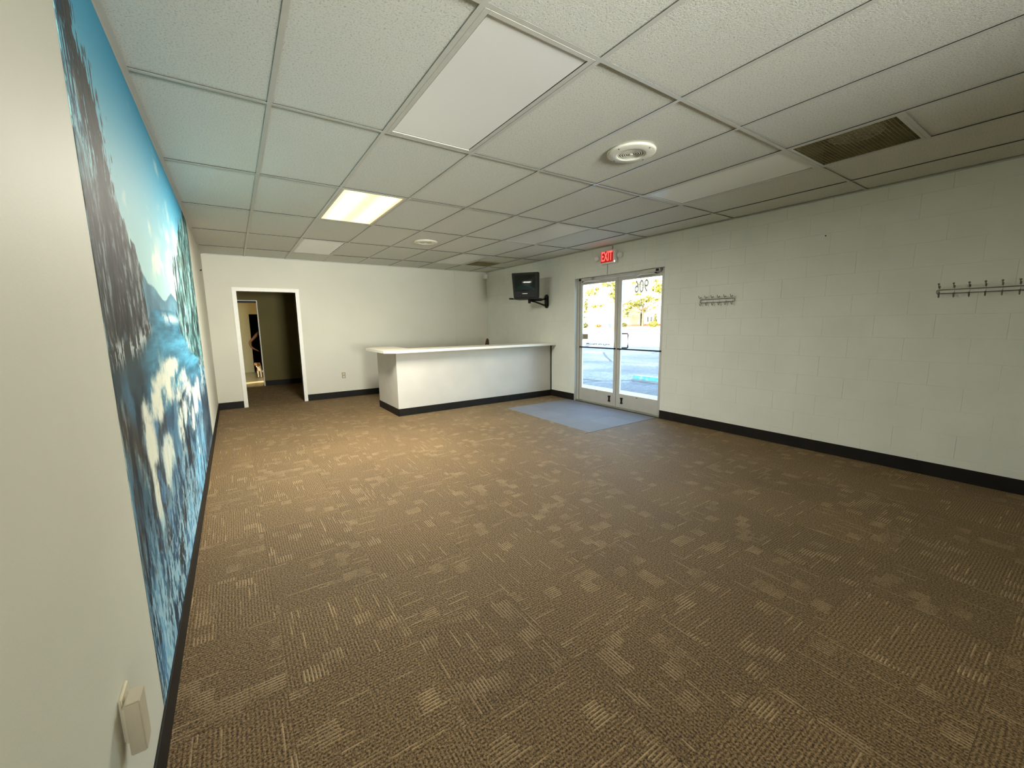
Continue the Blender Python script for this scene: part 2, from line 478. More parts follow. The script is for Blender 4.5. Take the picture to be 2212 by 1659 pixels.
# right wall: core with the door opening, faced by painted blocks
core = XW + 0.006
wr = struct(MB().box(core, XW + 0.64, YF, DY1, -0.6, 13.6).box(core, XW + 0.64, DY2, YB + 0.4, -0.6, 13.6).box(core, XW + 0.64, DY1, DY2, DZ, 13.6)
            .box(core, XW + 0.64, DY1, DY2, -0.6, -0.022).build('wall_right', MORTAR),
            'painted concrete block wall with the glass doors', 'wall')
blk = {}
def block(y0, y1, z0, z1):
    g = 0.003
    sy, sz = round(y1 - y0, 3), round(z1 - z0, 3)
    if sy < 0.05 or sz < 0.04: return
    if (sy, sz) not in blk:
        hy, hz = sy / 2 - g, sz / 2 - g; b = 0.004
        vs = [(0.007, -hy, -hz), (0.007, hy, -hz), (0.007, hy, hz), (0.007, -hy, hz), (b, -hy, -hz), (b, hy, -hz), (b, hy, hz), (b, -hy, hz),
              (0, -hy + b, -hz + b), (0, hy - b, -hz + b), (0, hy - b, hz - b), (0, -hy + b, hz - b)]
        fs = [(0, 4, 5, 1), (1, 5, 6, 2), (2, 6, 7, 3), (3, 7, 4, 0), (4, 8, 9, 5), (5, 9, 10, 6), (6, 10, 11, 7), (7, 11, 8, 4), (8, 11, 10, 9)]
        me = D.meshes.new('block'); me.from_pydata([tuple(c * FT for c in v) for v in vs], [], fs); me.materials.append(BLOCKM); me.update()
        blk[(sy, sz)] = me
    link('block', blk[(sy, sz)], (XW + random.uniform(-0.0008, 0.0012), (y0 + y1) / 2, (z0 + z1) / 2), wr)
CO = 0.6667
for k in range(13):
    z0, z1 = max(0.0, -0.06 + CO * k), min(ZC, -0.06 + CO * (k + 1))
    off = 0.07 if k % 2 else 0.80
    y = off - 1.3333 * 4
    while y < YB:
        a, b = max(y, -5.2), min(y + 1.3333, YB)
        y += 1.3333
        if b <= a: continue
        if z0 >= DZ - 0.05: block(a, b, z0, z1); continue
        if z1 > DZ: z1c = z1
        else: z1c = z1
        # cut at the door opening
        segs = [(a, b)]
        if b > DY1 and a < DY2:
            segs = []
            if a < DY1: segs.append((a, DY1))
            if b > DY2: segs.append((DY2, b))
        for q in segs: block(q[0], q[1], z0, z1c)
        if z1 > DZ + 0.05 and z0 < DZ and b > DY1 and a < DY2:
            block(max(a, DY1), min(b, DY2), DZ, z1)
box(XW, core + 0.002, YF, -5.2, 0, ZC).build('wall_face', BLOCKM, wr)
# the street side of the same building runs on along the lot
fac = struct(MB().box(XW + 0.1, XW + 0.64, YB + 0.4, 70, -0.6, 13.6).build('wall_facade', MORTAR), 'street face of the building beyond the shop', 'wall')

# skirting
def base(name, label, *boxes):
    mb = MB()
    for b in boxes: mb.box(*b)
    return struct(mb.build(name, BASEM, bevel=0.006, seg=1), label, 'baseboard')
base('baseboard_left', 'dark vinyl base along the mural wall', (XL, XL + 0.022, YF, YB - 0.022, 0.0005, BASE))
base('baseboard_back', 'dark vinyl base along the back wall', (XL, BX1 - 0.2, YB - 0.022, YB, 0.0005, BASE), (BX2 + 0.2, XW - 0.022, YB - 0.022, YB, 0.0005, BASE))
base('baseboard_right', 'dark vinyl base along the block wall', (XW - 0.022, XW, YF, DY1, 0.0005, BASE), (XW - 0.022, XW, DY2, 14.93, 0.0005, BASE), (XW - 0.022, XW, 18.3, YB, 0.0005, BASE))

# white casing of the back doorway
cas = thing('trim_4', 'white wooden casing round the open back doorway', 'trim', ((BX1 + BX2) / 2, YB, 0), kind='structure')
CW = 0.2
box(BX1 - CW, BX1, YB - 0.045, YB + T + 0.045, 0.0, BZ).build('side_casing', TRIMW, cas, bevel=0.01)
box(BX2, BX2 + CW, YB - 0.045, YB + T + 0.045, 0.0, BZ).build('side_casing', TRIMW, cas, bevel=0.01)
box(BX1 - CW, BX2 + CW, YB - 0.045, YB + T + 0.045, BZ, BZ + CW).build('head_casing', TRIMW, cas, bevel=0.01)
struct(box(14.72, 14.78, YB - 0.035, YB, BASE, ZC - 0.03).build('trim_5', WALL, bevel=0.004), 'thin painted batten over the joint of the back wall', 'trim')

# ------------------------------------------------------------------ hall and far room behind the back wall
HY, FY = 32.0, 44.0
hf = struct(box(-3, XW, YB + 0.2, HY, -0.3, 0.0).build('floor', CARPET), 'brown hall carpet seen through the back doorway', 'floor')
ff = struct(box(-6, 12, HY, FY + 6, -0.3, -0.002).build('floor', VINYL), 'cream vinyl floor of the far lit room', 'floor')
struct(box(-6.5, XW, YB + T, FY + 6.5, ZC, ZC + 0.4).build('ceiling', TRIMW), 'plain ceiling over the hall and the far room', 'ceiling')
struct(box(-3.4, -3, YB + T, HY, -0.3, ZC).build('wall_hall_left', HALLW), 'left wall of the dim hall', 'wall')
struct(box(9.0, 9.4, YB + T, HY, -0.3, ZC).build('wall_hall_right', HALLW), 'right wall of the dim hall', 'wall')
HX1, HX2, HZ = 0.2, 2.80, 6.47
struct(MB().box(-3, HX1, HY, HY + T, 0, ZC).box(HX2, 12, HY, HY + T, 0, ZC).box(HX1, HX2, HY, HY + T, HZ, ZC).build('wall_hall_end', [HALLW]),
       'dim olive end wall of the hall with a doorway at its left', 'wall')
struct(box(HX2 + 0.06, 9.0, HY - 0.03, HY, 0.001, 0.40).build('baseboard_hall', BASEM, bevel=0.006, seg=1), 'dark base along the dim hall wall', 'baseboard')
hc = thing('trim_6', 'thin pale frame round the hall doorway', 'trim', ((HX1 + HX2) / 2, HY, 0), kind='structure')
box(HX2 - 0.03, HX2 + 0.03, HY - 0.03, HY + T + 0.03, 0, HZ + 0.04).build('side_casing', TRIMW, hc, bevel=0.006)
box(HX1 - 0.05, HX2 - 0.03, HY - 0.03, HY + 0.02, HZ, HZ + 0.05).build('head_casing', TRIMW, hc, bevel=0.006)
box(HX1, HX2 - 0.03, HY + 0.05, HY + T - 0.05, HZ - 0.13, HZ).build('head_stop', BLACKM, hc)
FX1, FX2, FZ = 2.57, 5.6, 5.80
struct(MB().box(-6, FX1, FY, FY + T, -0.1, ZC).box(FX2, 12, FY, FY + T, -0.1, ZC).box(FX1, FX2, FY, FY + T, FZ, ZC).build('wall_far', ROOMW),
       'cream end wall of the far lit room with a dark doorway', 'wall')
struct(MB().box(-6.5, -6, HY + T, FY + 6, -0.3, ZC).build('wall_far_left', ROOMW), 'left wall of the far lit room', 'wall')
struct(MB().box(12, 12.4, HY, FY + 6, -0.3, ZC).build('wall_far_right', ROOMW), 'right wall of the far lit room', 'wall')
struct(box(-6, 12, FY + 6, FY + 6.4, -0.3, ZC).build('wall_far_back', DARK), 'dark back of the store behind the far room', 'wall')
def room_lamp(x, y, w, power, col, lab):
    t = thing('ceiling_lamp', lab, 'lamp', (x, y, ZC))
    MB().box(x - 0.6, x + 0.6, y - 0.6, y + 0.6, ZC - 0.12, ZC).build('lamp_body', TRIMW, t, bevel=0.03)
    box(x - 0.5, x + 0.5, y - 0.5, y + 0.5, ZC - 0.15, ZC - 0.12).build('lamp_lens', emit('warm_lamp_lens', col, power, (0.8, 0.8, 0.7)), t)
room_lamp(-1.4, 27.5, 1.0, 5.0, (1.0, 0.80, 0.45), 'square warm ceiling lamp added out of view in the hall')  # added lamp, lifts the hall carpet
room_lamp(1.5, 34.4, 1.0, 7.0, (1.0, 0.78, 0.40), 'square warm ceiling lamp in the far room')

# ------------------------------------------------------------------ ceiling fixtures
def troffer(x, y, lit, label, tilt=0.0):
    x0, x1, y0, y1 = x + TB + 0.004, x + 2 - TB - 0.004, y + TB + 0.004, y + 4 - TB - 0.004
    t = thing('troffer_light', label, 'ceiling light', (x + 1, y + 2, ZC), group='two by four troffers in the ceiling grid')
    MB().box(x0, x1, y0, y1, ZC + 0.30, ZC + 0.32).box(x0, x0 + 0.02, y0, y1, ZC + 0.02, ZC + 0.30).box(x1 - 0.02, x1, y0, y1, ZC + 0.02, ZC + 0.30) \
        .box(x0, x1, y0, y0 + 0.02, ZC + 0.02, ZC + 0.30).box(x0, x1, y1 - 0.02, y1, ZC + 0.02, ZC + 0.30).build('housing', DARK, t)
    w, dz = 0.085, 0.012
    for nm, b in (('a', (x0, x0 + w, y0, y1)), ('b', (x1 - w, x1, y0, y1)), ('c', (x0 + w, x1 - w, y0, y0 + w)), ('d', (x0 + w, x1 - w, y1 - w, y1))):
        box(*b, ZC - 0.001, ZC + 0.018).build('frame_bar', GRIDM, t, bevel=0.005, seg=1)
    g = 0.014
    l = box(x0 + w + g, x1 - w - g, y0 + w + g, y1 - w - g, ZC + 0.016, ZC + 0.026).build('lens', (LENSOVER if y < -4 else LENSLIT) if lit else LENS, t)
    l['label'] = 'glowing warm prismatic lens' if lit else 'grey-white prismatic lens'
    if lit and y > -4:                       # the tubes' own light
        gd = D.lights.new('troffer_tubes', 'AREA'); gd.shape = 'RECTANGLE'; gd.size = 1.7 * FT; gd.size_y = 3.7 * FT
        gd.energy = TUBES; gd.color = (1.0, 0.965, 0.87)
        go = D.objects.new('troffer_tubes', gd); COL.objects.link(go); go.parent = t
        go.location = (0, 0, -0.02 * FT)
    if tilt: l.rotation_euler = (0, tilt, 0)
    return t
troffer(4, 0, False, 'large unlit white troffer nearest the camera')
troffer(4, 8, True, 'lit troffer glowing warm yellow, the only lit one in view')
troffer(4, 16, False, 'unlit grey troffer near the back wall above the doorway')
troffer(12, 0, False, 'unlit troffer beside the dark return grille, near the round vent')
troffer(12, 8, False, 'pale unlit troffer in front of the exit sign')
troffer(12, 16, False, 'dim unlit troffer in the far right corner above the counter')
troffer(4, -8, True, 'unseen lit troffer added overhead behind the camera')  # added out of view for more light on the near end

def grille(x, y, label):
    t = thing('return_grille', label, 'vent', (x + 1, y + 1, ZC), group='dark return grilles in the ceiling')
    x0, x1, y0, y1 = x + TB + 0.004, x + 2 - TB - 0.004, y + TB + 0.004, y + 2 - TB - 0.004
    w = 0.06
    for b in ((x0, x0 + w, y0, y1), (x1 - w, x1, y0, y1), (x0 + w, x1 - w, y0, y0 + w), (x0 + w, x1 - w, y1 - w, y1)):
        box(*b, ZC - 0.001, ZC + 0.02).build('frame_bar', GRIDM, t, bevel=0.004, seg=1)
    mb = MB(); n = 26
    for i in range(1, n):
        a = x0 + w + (x1 - x0 - 2 * w) * i / n; mb.box(a - 0.004, a + 0.004, y0 + w, y1 - w, ZC + 0.006, ZC + 0.016)
        a = y0 + w + (y1 - y0 - 2 * w) * i / n; mb.box(x0 + w, x1 - w, a - 0.004, a + 0.004, ZC + 0.006, ZC + 0.016)
    o = mb.build('wire_mesh', PLENUM, t); o['kind'] = 'stuff'
    MB().box(x0, x1, y0, y1, ZC + 0.5, ZC + 0.52).box(x0, x0 + 0.01, y0, y1, ZC + 0.02, ZC + 0.5).box(x1 - 0.01, x1, y0, y1, ZC + 0.02, ZC + 0.5) \
        .box(x0, x1, y0, y0 + 0.01, ZC + 0.02, ZC + 0.5).box(x0, x1, y1 - 0.01, y1, ZC + 0.02, ZC + 0.5).build('plenum_box', PLENUM, t)
    MB().lathe([(0.46, 0.0), (0.46, 0.12), (0.50, 0.12), (0.50, 0.0)], (x + 1.0, y + 1.0, ZC + 0.20), 28, closed=True).build('duct_collar', GRIDM, t, smooth=True)
    MB().lathe([(0.46, 0.0), (0.46, 0.01)], (x + 1.0, y + 1.0, ZC + 0.26), 28).build('duct_damper', ALU, t)
    return t
grille(12, -2, 'dark return grille with a round duct behind its mesh, near the camera')
grille(14, 18, 'dark brown return grille in the far right corner by the television')

def diffuser(x, y, label):
    t = thing('round_vent', label, 'vent', (x, y, ZC), group='round ceiling diffusers')
    z = ZC + 0.005
    MB().lathe([(0.31, 0.0), (0.31, -0.055), (0.345, -0.065), (0.40, -0.055), (0.515, -0.050), (0.545, -0.035), (0.55, 0.0)], (x, y, z), 48, closed=True).build('flange', VENTM, t, smooth=True)
    MB().lathe([(0.31, 0.0), (0.31, -0.008)], (x, y, z), 32).build('throat', DARK, t)
    for i, r in enumerate((0.30, 0.25, 0.20, 0.15, 0.10)):
        MB().lathe([(r, -0.036), (r - 0.031, -0.046), (r - 0.031, -0.053), (r, -0.043)], (x, y, z), 36, closed=True).build('ring_blade', VENTM, t, smooth=True)
    MB().lathe([(0.048, -0.044), (0.045, -0.056), (0.02, -0.060)], (x, y, z), 20).build('hub', VENTM, t, smooth=True)
    for a in (0.1, 0.1 + math.pi / 2, 0.1 + math.pi, 0.1 + 1.5 * math.pi):
        p = (x + 0.475 * math.cos(a), y + 0.475 * math.sin(a), z - 0.056)
        MB().lathe([(0.016, 0.006), (0.016, 0.0), (0.006, -0.003)], p, 10).build('screw', DARK, t)
    return t
diffuser(9.07, 1.98, 'round cream vent with concentric rings, nearest the camera')
diffuser(9.0, 14.0, 'small looking round vent far back, beyond the lit troffer')

# ------------------------------------------------------------------ mural: a printed picture, painted here as an array
def fbm(h, w, base, octaves=5, sy=1.0, seed=0, gain=0.55):
    r = np.random.default_rng(seed); out = np.zeros((h, w)); amp = 1.0; tot = 0
    fx, fy = base, base * sy
    for _ in range(octaves):
        gx, gy = int(fx) + 2, int(fy) + 2
        g = r.random((gy, gx))
        xx = np.linspace(0, fx, w, endpoint=False); yy = np.linspace(0, fy, h, endpoint=False)
        xi = xx.astype(int); yi = yy.astype(int)
        tx = xx - xi; ty = yy - yi
        tx = tx * tx * (3 - 2 * tx); ty = (ty * ty * (3 - 2 * ty))[:, None]
        a = g[np.ix_(yi, xi)]; b = g[np.ix_(yi, xi + 1)]; c = g[np.ix_(yi + 1, xi)]; d = g[np.ix_(yi + 1, xi + 1)]
        out += amp * ((a * (1 - tx) + b * tx) * (1 - ty) + (c * (1 - tx) + d * tx) * ty)
        tot += amp; amp *= gain; fx *= 2; fy *= 2
    out = out / tot
    # finer towards the near (left) end, where the print is seen from closest
    ix = np.clip((np.sqrt(np.linspace(0, 1, w)) * 0.8 + np.linspace(0, 1, w) * 0.2) * (w - 1), 0, w - 1).astype(int)
    out = out[:, ix]
    return np.clip((out - out.mean()) / (out.std() * 4.2) + 0.5, 0, 1)

def mural_image():
    W, H = 1536, 896
    u = np.linspace(0, 1, W)[None, :].repeat(H, 0); v = np.linspace(0, 1, H)[:, None].repeat(W, 1)
    n1 = fbm(H, W, 6, 7, 0.6, 1); n2 = fbm(H, W, 24, 6, 0.6, 2); n3 = fbm(H, W, 70, 4, 0.22, 3)   # n3: tall streaks
    n4 = fbm(H, W, 110, 4, 0.6, 4); n5 = fbm(H, W, 16, 7, 0.8, 5, 0.62); n6 = fbm(H, W, 170, 3, 0.16, 6)
    def sm(a, b, x): t = np.clip((x - a) / (b - a), 0, 1); return t * t * (3 - 2 * t)
    def lay(img, m, c): return img * (1 - m[..., None]) + (np.array(c) if np.ndim(c) == 1 else c) * m[..., None]
    def pw(x, pts): p = np.array(pts); return np.interp(x, p[:, 0], p[:, 1])
    C = lambda r, g, b: np.array((r, g, b)) / 255.0
    # sky
    t = sm(0.62, 1.0, v)[..., None]
    img = C(176, 214, 214) * (1 - t) + C(70, 158, 194) * t
    for (cu, cv, su, sv, k) in ((0.18, 0.735, 0.05, 0.012, 1), (0.27, 0.722, 0.03, 0.016, 1), (0.46, 0.77, 0.05, 0.018, 1), (0.63, 0.80, 0.06, 0.03, 1), (0.36, 0.655, 0.14, 0.035, 1.2), (0.50, 0.70, 0.10, 0.03, 1.1), (0.70, 0.74, 0.10, 0.06, 1.2)):
        m = np.exp(-((u - cu) / su) ** 2 - ((v - cv - (n2 - .5) * 0.03) / sv) ** 2) * k
        img = lay(img, np.clip(m * sm(0.36, 0.60, n1 * .4 + n2 * .6), 0, 0.95), C(236, 240, 222))
    # far ridge
    top = pw(u, [(0, .60), (.17, .625), (.25, .605), (.35, .585), (.43, .615), (.5, .60), (.62, .585), (1, .6)]) + (n2 - .5) * .012
    m = sm(-0.003, 0.003, top - v)
    img = lay(img, m, C(96, 138, 156) * (0.82 + 0.35 * n2[..., None]))
    # river
    wt = pw(u, [(0, .50), (.15, .512), (.22, .56), (.42, .568), (.55, .555), (1, .47)])
    m = sm(-0.002, 0.003, wt - v)
    riv = C(72, 134, 160) * (0.75 + 0.5 * fbm(H, W, 10, 6, 5, 8)[..., None])
    dk = sm(0.22, 0.0, u + (n1 - .5) * .2) * 0.85
    img = lay(img, m, lay(riv, dk, C(44, 54, 58)))
    m = np.exp(-((v - .545) / .012) ** 2 - ((u - .38) / .12) ** 2) * sm(.5, .62, n2)
    img = lay(img, m, C(214, 226, 226))
    # left forest mass and the leaning tall pine
    mr = pw(v, [(.45, .0), (.50, .12), (.52, .19), (.56, .20), (.62, .19), (.66, .165), (.69, .12), (.715, .085)]) + (n3 - .5) * .05
    mass = sm(-.004, .006, mr - u) * sm(.48, .51, v + (n2 - .5) * .05 + u * -.06) * sm(.73, .69, v + (n6 - .5) * .08)
    tx = (C(70, 72, 70) * (0.28 + 1.15 * n3[..., None] * (0.55 + 0.9 * n4[..., None])))
    img = lay(img, mass, lay(tx, sm(.5, .62, n1) * .5, C(70, 62, 52)))
    img = lay(img, mass * sm(.60, .80, n3 * .5 + n4 * .5) * .8, C(132, 146, 150))
    pl = pw(v, [(.68, .050), (.75, .040), (.80, .018), (.86, .0), (1, -.04)]); pr_ = pw(v, [(.66, .088), (.72, .092), (.78, .090), (.83, .080), (.90, .040), (.96, .018), (1, .012)])
    wob = (n6 - .5) * .05 + (n4 - .5) * .03
    m = sm(-.006, .008, np.minimum(u - pl + wob, pr_ - u + wob)) * sm(.655, .68, v)
    img = lay(img, np.clip(m, 0, .96), C(58, 56, 50) * (0.30 + 0.75 * n6[..., None] + 0.25 * n4[..., None]))
    m = sm(.055, .0, u + (n6 - .5) * .07) * sm(.685, .74, v) * sm(.50, .60, n6 * .6 + n4 * .4 + .06) 
    img = lay(img, m, C(28, 48, 66) * (0.6 + 0.8 * n4[..., None]))
    # shore rocks of the left bank
    m = np.exp(-((v - pw(u, [(0, .487), (.1, .497), (.2, .525)])) / .018) ** 2) * sm(.22, .16, u)
    img = lay(img, m * .8, C(58, 58, 54)); img = lay(img, m * sm(.58, .70, n4 * .6 + n2 * .4), C(186, 196, 196))
    # right forest
    rl = pw(v, [(.40, .86), (.44, .60), (.50, .52), (.56, .49), (.64, .53), (.73, .58), (.82, .66), (.92, .77), (1, .88)]) + (n3 - .5) * .10 + (n6 - .5) * .05
    rb = pw(u, [(.48, .55), (.55, .445), (.7, .40), (.86, .36), (1, .34)])
    m = sm(-.006, .012, u - rl) * sm(-.004, .01, v - rb)
    fr = C(74, 112, 110) * (0.30 + 1.15 * n3[..., None] * (0.5 + 1.0 * n4[..., None]))
    img = lay(img, np.clip(m * (0.72 + 0.4 * n6), 0, 1), fr)
    img = lay(img, m * sm(.58, .70, n6 * .5 + n3 * .5) * .8, C(164, 206, 204))
    # cascade: dark slabs below, then white water over them
    low = sm(.0, .05, pw(u, [(0, .45), (.1, .45), (.25, .40), (.45, .40), (.6, .38), (1, .33)]) + (n2 - .5) * .05 - v)
    rock = C(64, 96, 122) * (0.40 + 0.95 * n1[..., None])
    rock = lay(rock, sm(.52, .66, n5) * .7, C(54, 52, 50)); rock = lay(rock, sm(.5, .7, n2) * .5, C(98, 150, 176))
    img = lay(img, low, rock)
    m = sm(.06, .0, np.abs(v - pw(u, [(0, .40), (.03, .375), (.08, .33)]))) * sm(.09, .05, u) * sm(.42, .52, n2)
    img = lay(img, m * .8, C(66, 56, 48))
    foam = np.zeros_like(u)
    for (cu, cv, su, sv, a) in ((.24, .395, .12, .050, 0), (.33, .425, .10, .030, 0), (.15, .385, .07, .035, 0), (.40, .375, .10, .040, 0), (.11, .335, .030, .050, 0),
                                (.47, .31, .09, .05, 0), (.50, .25, .06, .08, 0), (.62, .28, .07, .06, 0), (.72, .28, .04, .07, 0), (.56, .15, .03, .07, 0), (.34, .26, .035, .08, 0), (.20, .27, .05, .05, 0),
                                (.10, .25, .015, .07, 0)):
        foam = np.maximum(foam, np.exp(-((u - cu) / su) ** 4 - ((v - cv) / sv) ** 4))
    streak = n3 * .5 + n6 * .5
    fm = sm(.22, .80, foam * .70 + (n5 - .5) * .75 + (streak - .5) * .55 * sm(.36, .28, v) + (n2 - .5) * .35)
    img = lay(img, fm * .9, C(196, 212, 206))
    ev = sm(.50, .95, foam * .83 + (n5 - .5) * .7 + (n2 - .5) * .3)
    img = lay(img, ev * .9, C(236, 234, 212))
    dkf = sm(.56, .70, n4 * .5 + n2 * .5) * foam * sm(.9, .4, foam) 
    img = lay(img, np.clip(dkf, 0, 1) * .6, C(60, 84, 104))
    st = sm(.40, .0, v) * sm(.52, .66, n3 * .55 + n6 * .30 + n1 * .15 + .05 * np.exp(-((u - .45) / .2) ** 2))
    img = lay(img, st * .85, C(140, 192, 216))
    st = sm(.32, .06, v) * sm(.50, .62, n4 * .6 + n2 * .25 + n3 * .15) * sm(.7, .2, u)
    img = lay(img, st * .75, C(176, 208, 218))
    br = sm(.35, .55, u) * sm(.75, .55, u) * sm(.24, .05, v) * sm(.47, .6, n6 * .6 + n3 * .4)
    img = lay(img, br * .75, C(122, 190, 226))
    rd = sm(.72, .80, u + (n2 - .5) * .06) * sm(.34, .24, v + (n2 - .5) * .05)
    img = lay(img, rd * .85, C(60, 76, 88) * (0.6 + 0.8 * n2[..., None]))
    rw = sm(.76, .84, u) * sm(.42, .36, v) * sm(.22, .30, v) * sm(.52, .62, n4 * .5 + n2 * .5)
    img = lay(img, rw * .8, C(190, 212, 214))
    img = np.clip(img, 0, 1)
    im = D.images.new('mural_print', W, H)
    px = np.ones((H, W, 4), np.float32); px[..., :3] = img
    im.pixels.foreach_set(px.ravel()); im.pack()
    return im
mk = NT('mural_print_paper')
ti = mk.n('TexImage'); ti.image = mural_image()
mk.l(ti.outputs[0], mk.p.inputs['Base Color'])
mk.p.inputs['Roughness'].default_value = 0.6
mk.p.inputs['Specular IOR Level'].default_value = 0.15
MY_A, MY_B = 0.65, 14.35
mv = [(XL + 0.006, MY_A, BASE + 0.002), (XL + 0.006, MY_B, BASE + 0.002), (XL + 0.006, MY_B, ZC - 0.072), (XL + 0.006, MY_A, ZC - 0.072)]
mme = D.meshes.new('wall_mural')
mvv = [(x - 0.005, y, z) for x, y, z in mv] + mv
cen = np.array([XL + 0.003, (MY_A + MY_B) / 2, ZC / 2])
mme.from_pydata([tuple((np.array(p) - cen) * FT) for p in mvv], [], [(4, 5, 6, 7), (0, 1, 5, 4), (1, 2, 6, 5), (2, 3, 7, 6), (3, 0, 4, 7)])
uv = mme.uv_layers.new(name='print')
for poly in mme.polygons:
    for li in poly.loop_indices:
        vi = mme.loops[li].vertex_index % 4
        uv.data[li].uv = ((0, 0), (1, 0), (1, 1), (0, 1))[vi]
mme.materials.append(mk.m)
tag(link('wall_mural', mme, cen), 'huge blue photo mural of a mountain river and waterfall on the left wall', 'mural')

# ------------------------------------------------------------------ reception counter
ct = thing('reception_counter', 'long off-white reception counter with overhanging top and black base', 'counter', (12.5, 15.5, 0))
CZ = 3.18
MB().prism([(7.60, 14.95), (XW - 0.002, 14.95), (XW - 0.002, 15.45), (8.1, 15.45), (8.1, 18.15), (7.60, 18.15)], 0.002, CZ).build('body', LAM, ct, bevel=0.006, seg=1)
poly = [(7.38, 14.48), (XW - 0.002, 14.48), (XW - 0.002, 16.03), (8.75, 16.03), (8.60, 16.18), (8.60, 18.45), (7.62, 18.70), (6.99, 18.10), (6.99, 14.87)]
mb = MB(); n = len(poly)
mb.add([(x, y, CZ) for x, y in poly] + [(x, y, CZ + 0.13) for x, y in poly], [tuple(reversed(range(n))), tuple(range(n, 2 * n))])
mb.cur = 1
mb.add([(x, y, CZ) for x, y in poly] + [(x, y, CZ + 0.13) for x, y in poly], [(i, (i + 1) % n, n + (i + 1) % n, n + i) for i in range(n)])
mb.build('top', [LAMT, LAME], ct)
MB().box(7.58, XW - 0.024, 14.925, 14.949, 0.001, BASE - 0.02).box(7.575, 7.599, 14.925, 18.16, 0.001, BASE - 0.02).build('kick_base', BASEM, ct)
MB().box(XW - 0.05, XW - 0.003, 14.90, 14.95, BASE - 0.02, CZ).build('end_trim', DARK, ct)

# brown chair behind the counter, only its pointed back shows
ch = thing('desk_chair', 'brown chair hidden behind the counter with only its pointed back showing', 'chair', (16.58, 20.4, 0), rz=0.4)
MB().prism([(-0.55, 1.5), (0.55, 1.5), (0.50, 2.4), (0.16, 3.0), (0.10, 3.42), (-0.04, 3.5), (-0.14, 3.36), (-0.30, 2.95), (-0.52, 2.6)], 0.5, 0.62, 'y').build('backrest', BROWN, ch, True, bevel=0.03)
box(-0.52, 0.52, -0.6, 0.5, 1.35, 1.55).build('seat', BROWN, ch, True, bevel=0.06)
MB().tube([(0, 0, 0.3), (0, 0, 1.4)], 0.07).build('pedestal', BLACKM, ch, True)
for a in range(5):
    q = a * 2 * math.pi / 5
    MB().tube([(0, 0, 0.30), (0.6 * math.cos(q), 0.6 * math.sin(q), 0.16)], [0.07, 0.045], 8).lathe([(0.04, -0.16), (0.08, -0.10), (0.08, -0.06), (0.04, 0.0)], (0.6 * math.cos(q), 0.6 * math.sin(q), 0.16), 10).build('leg', BLACKM, ch, True)

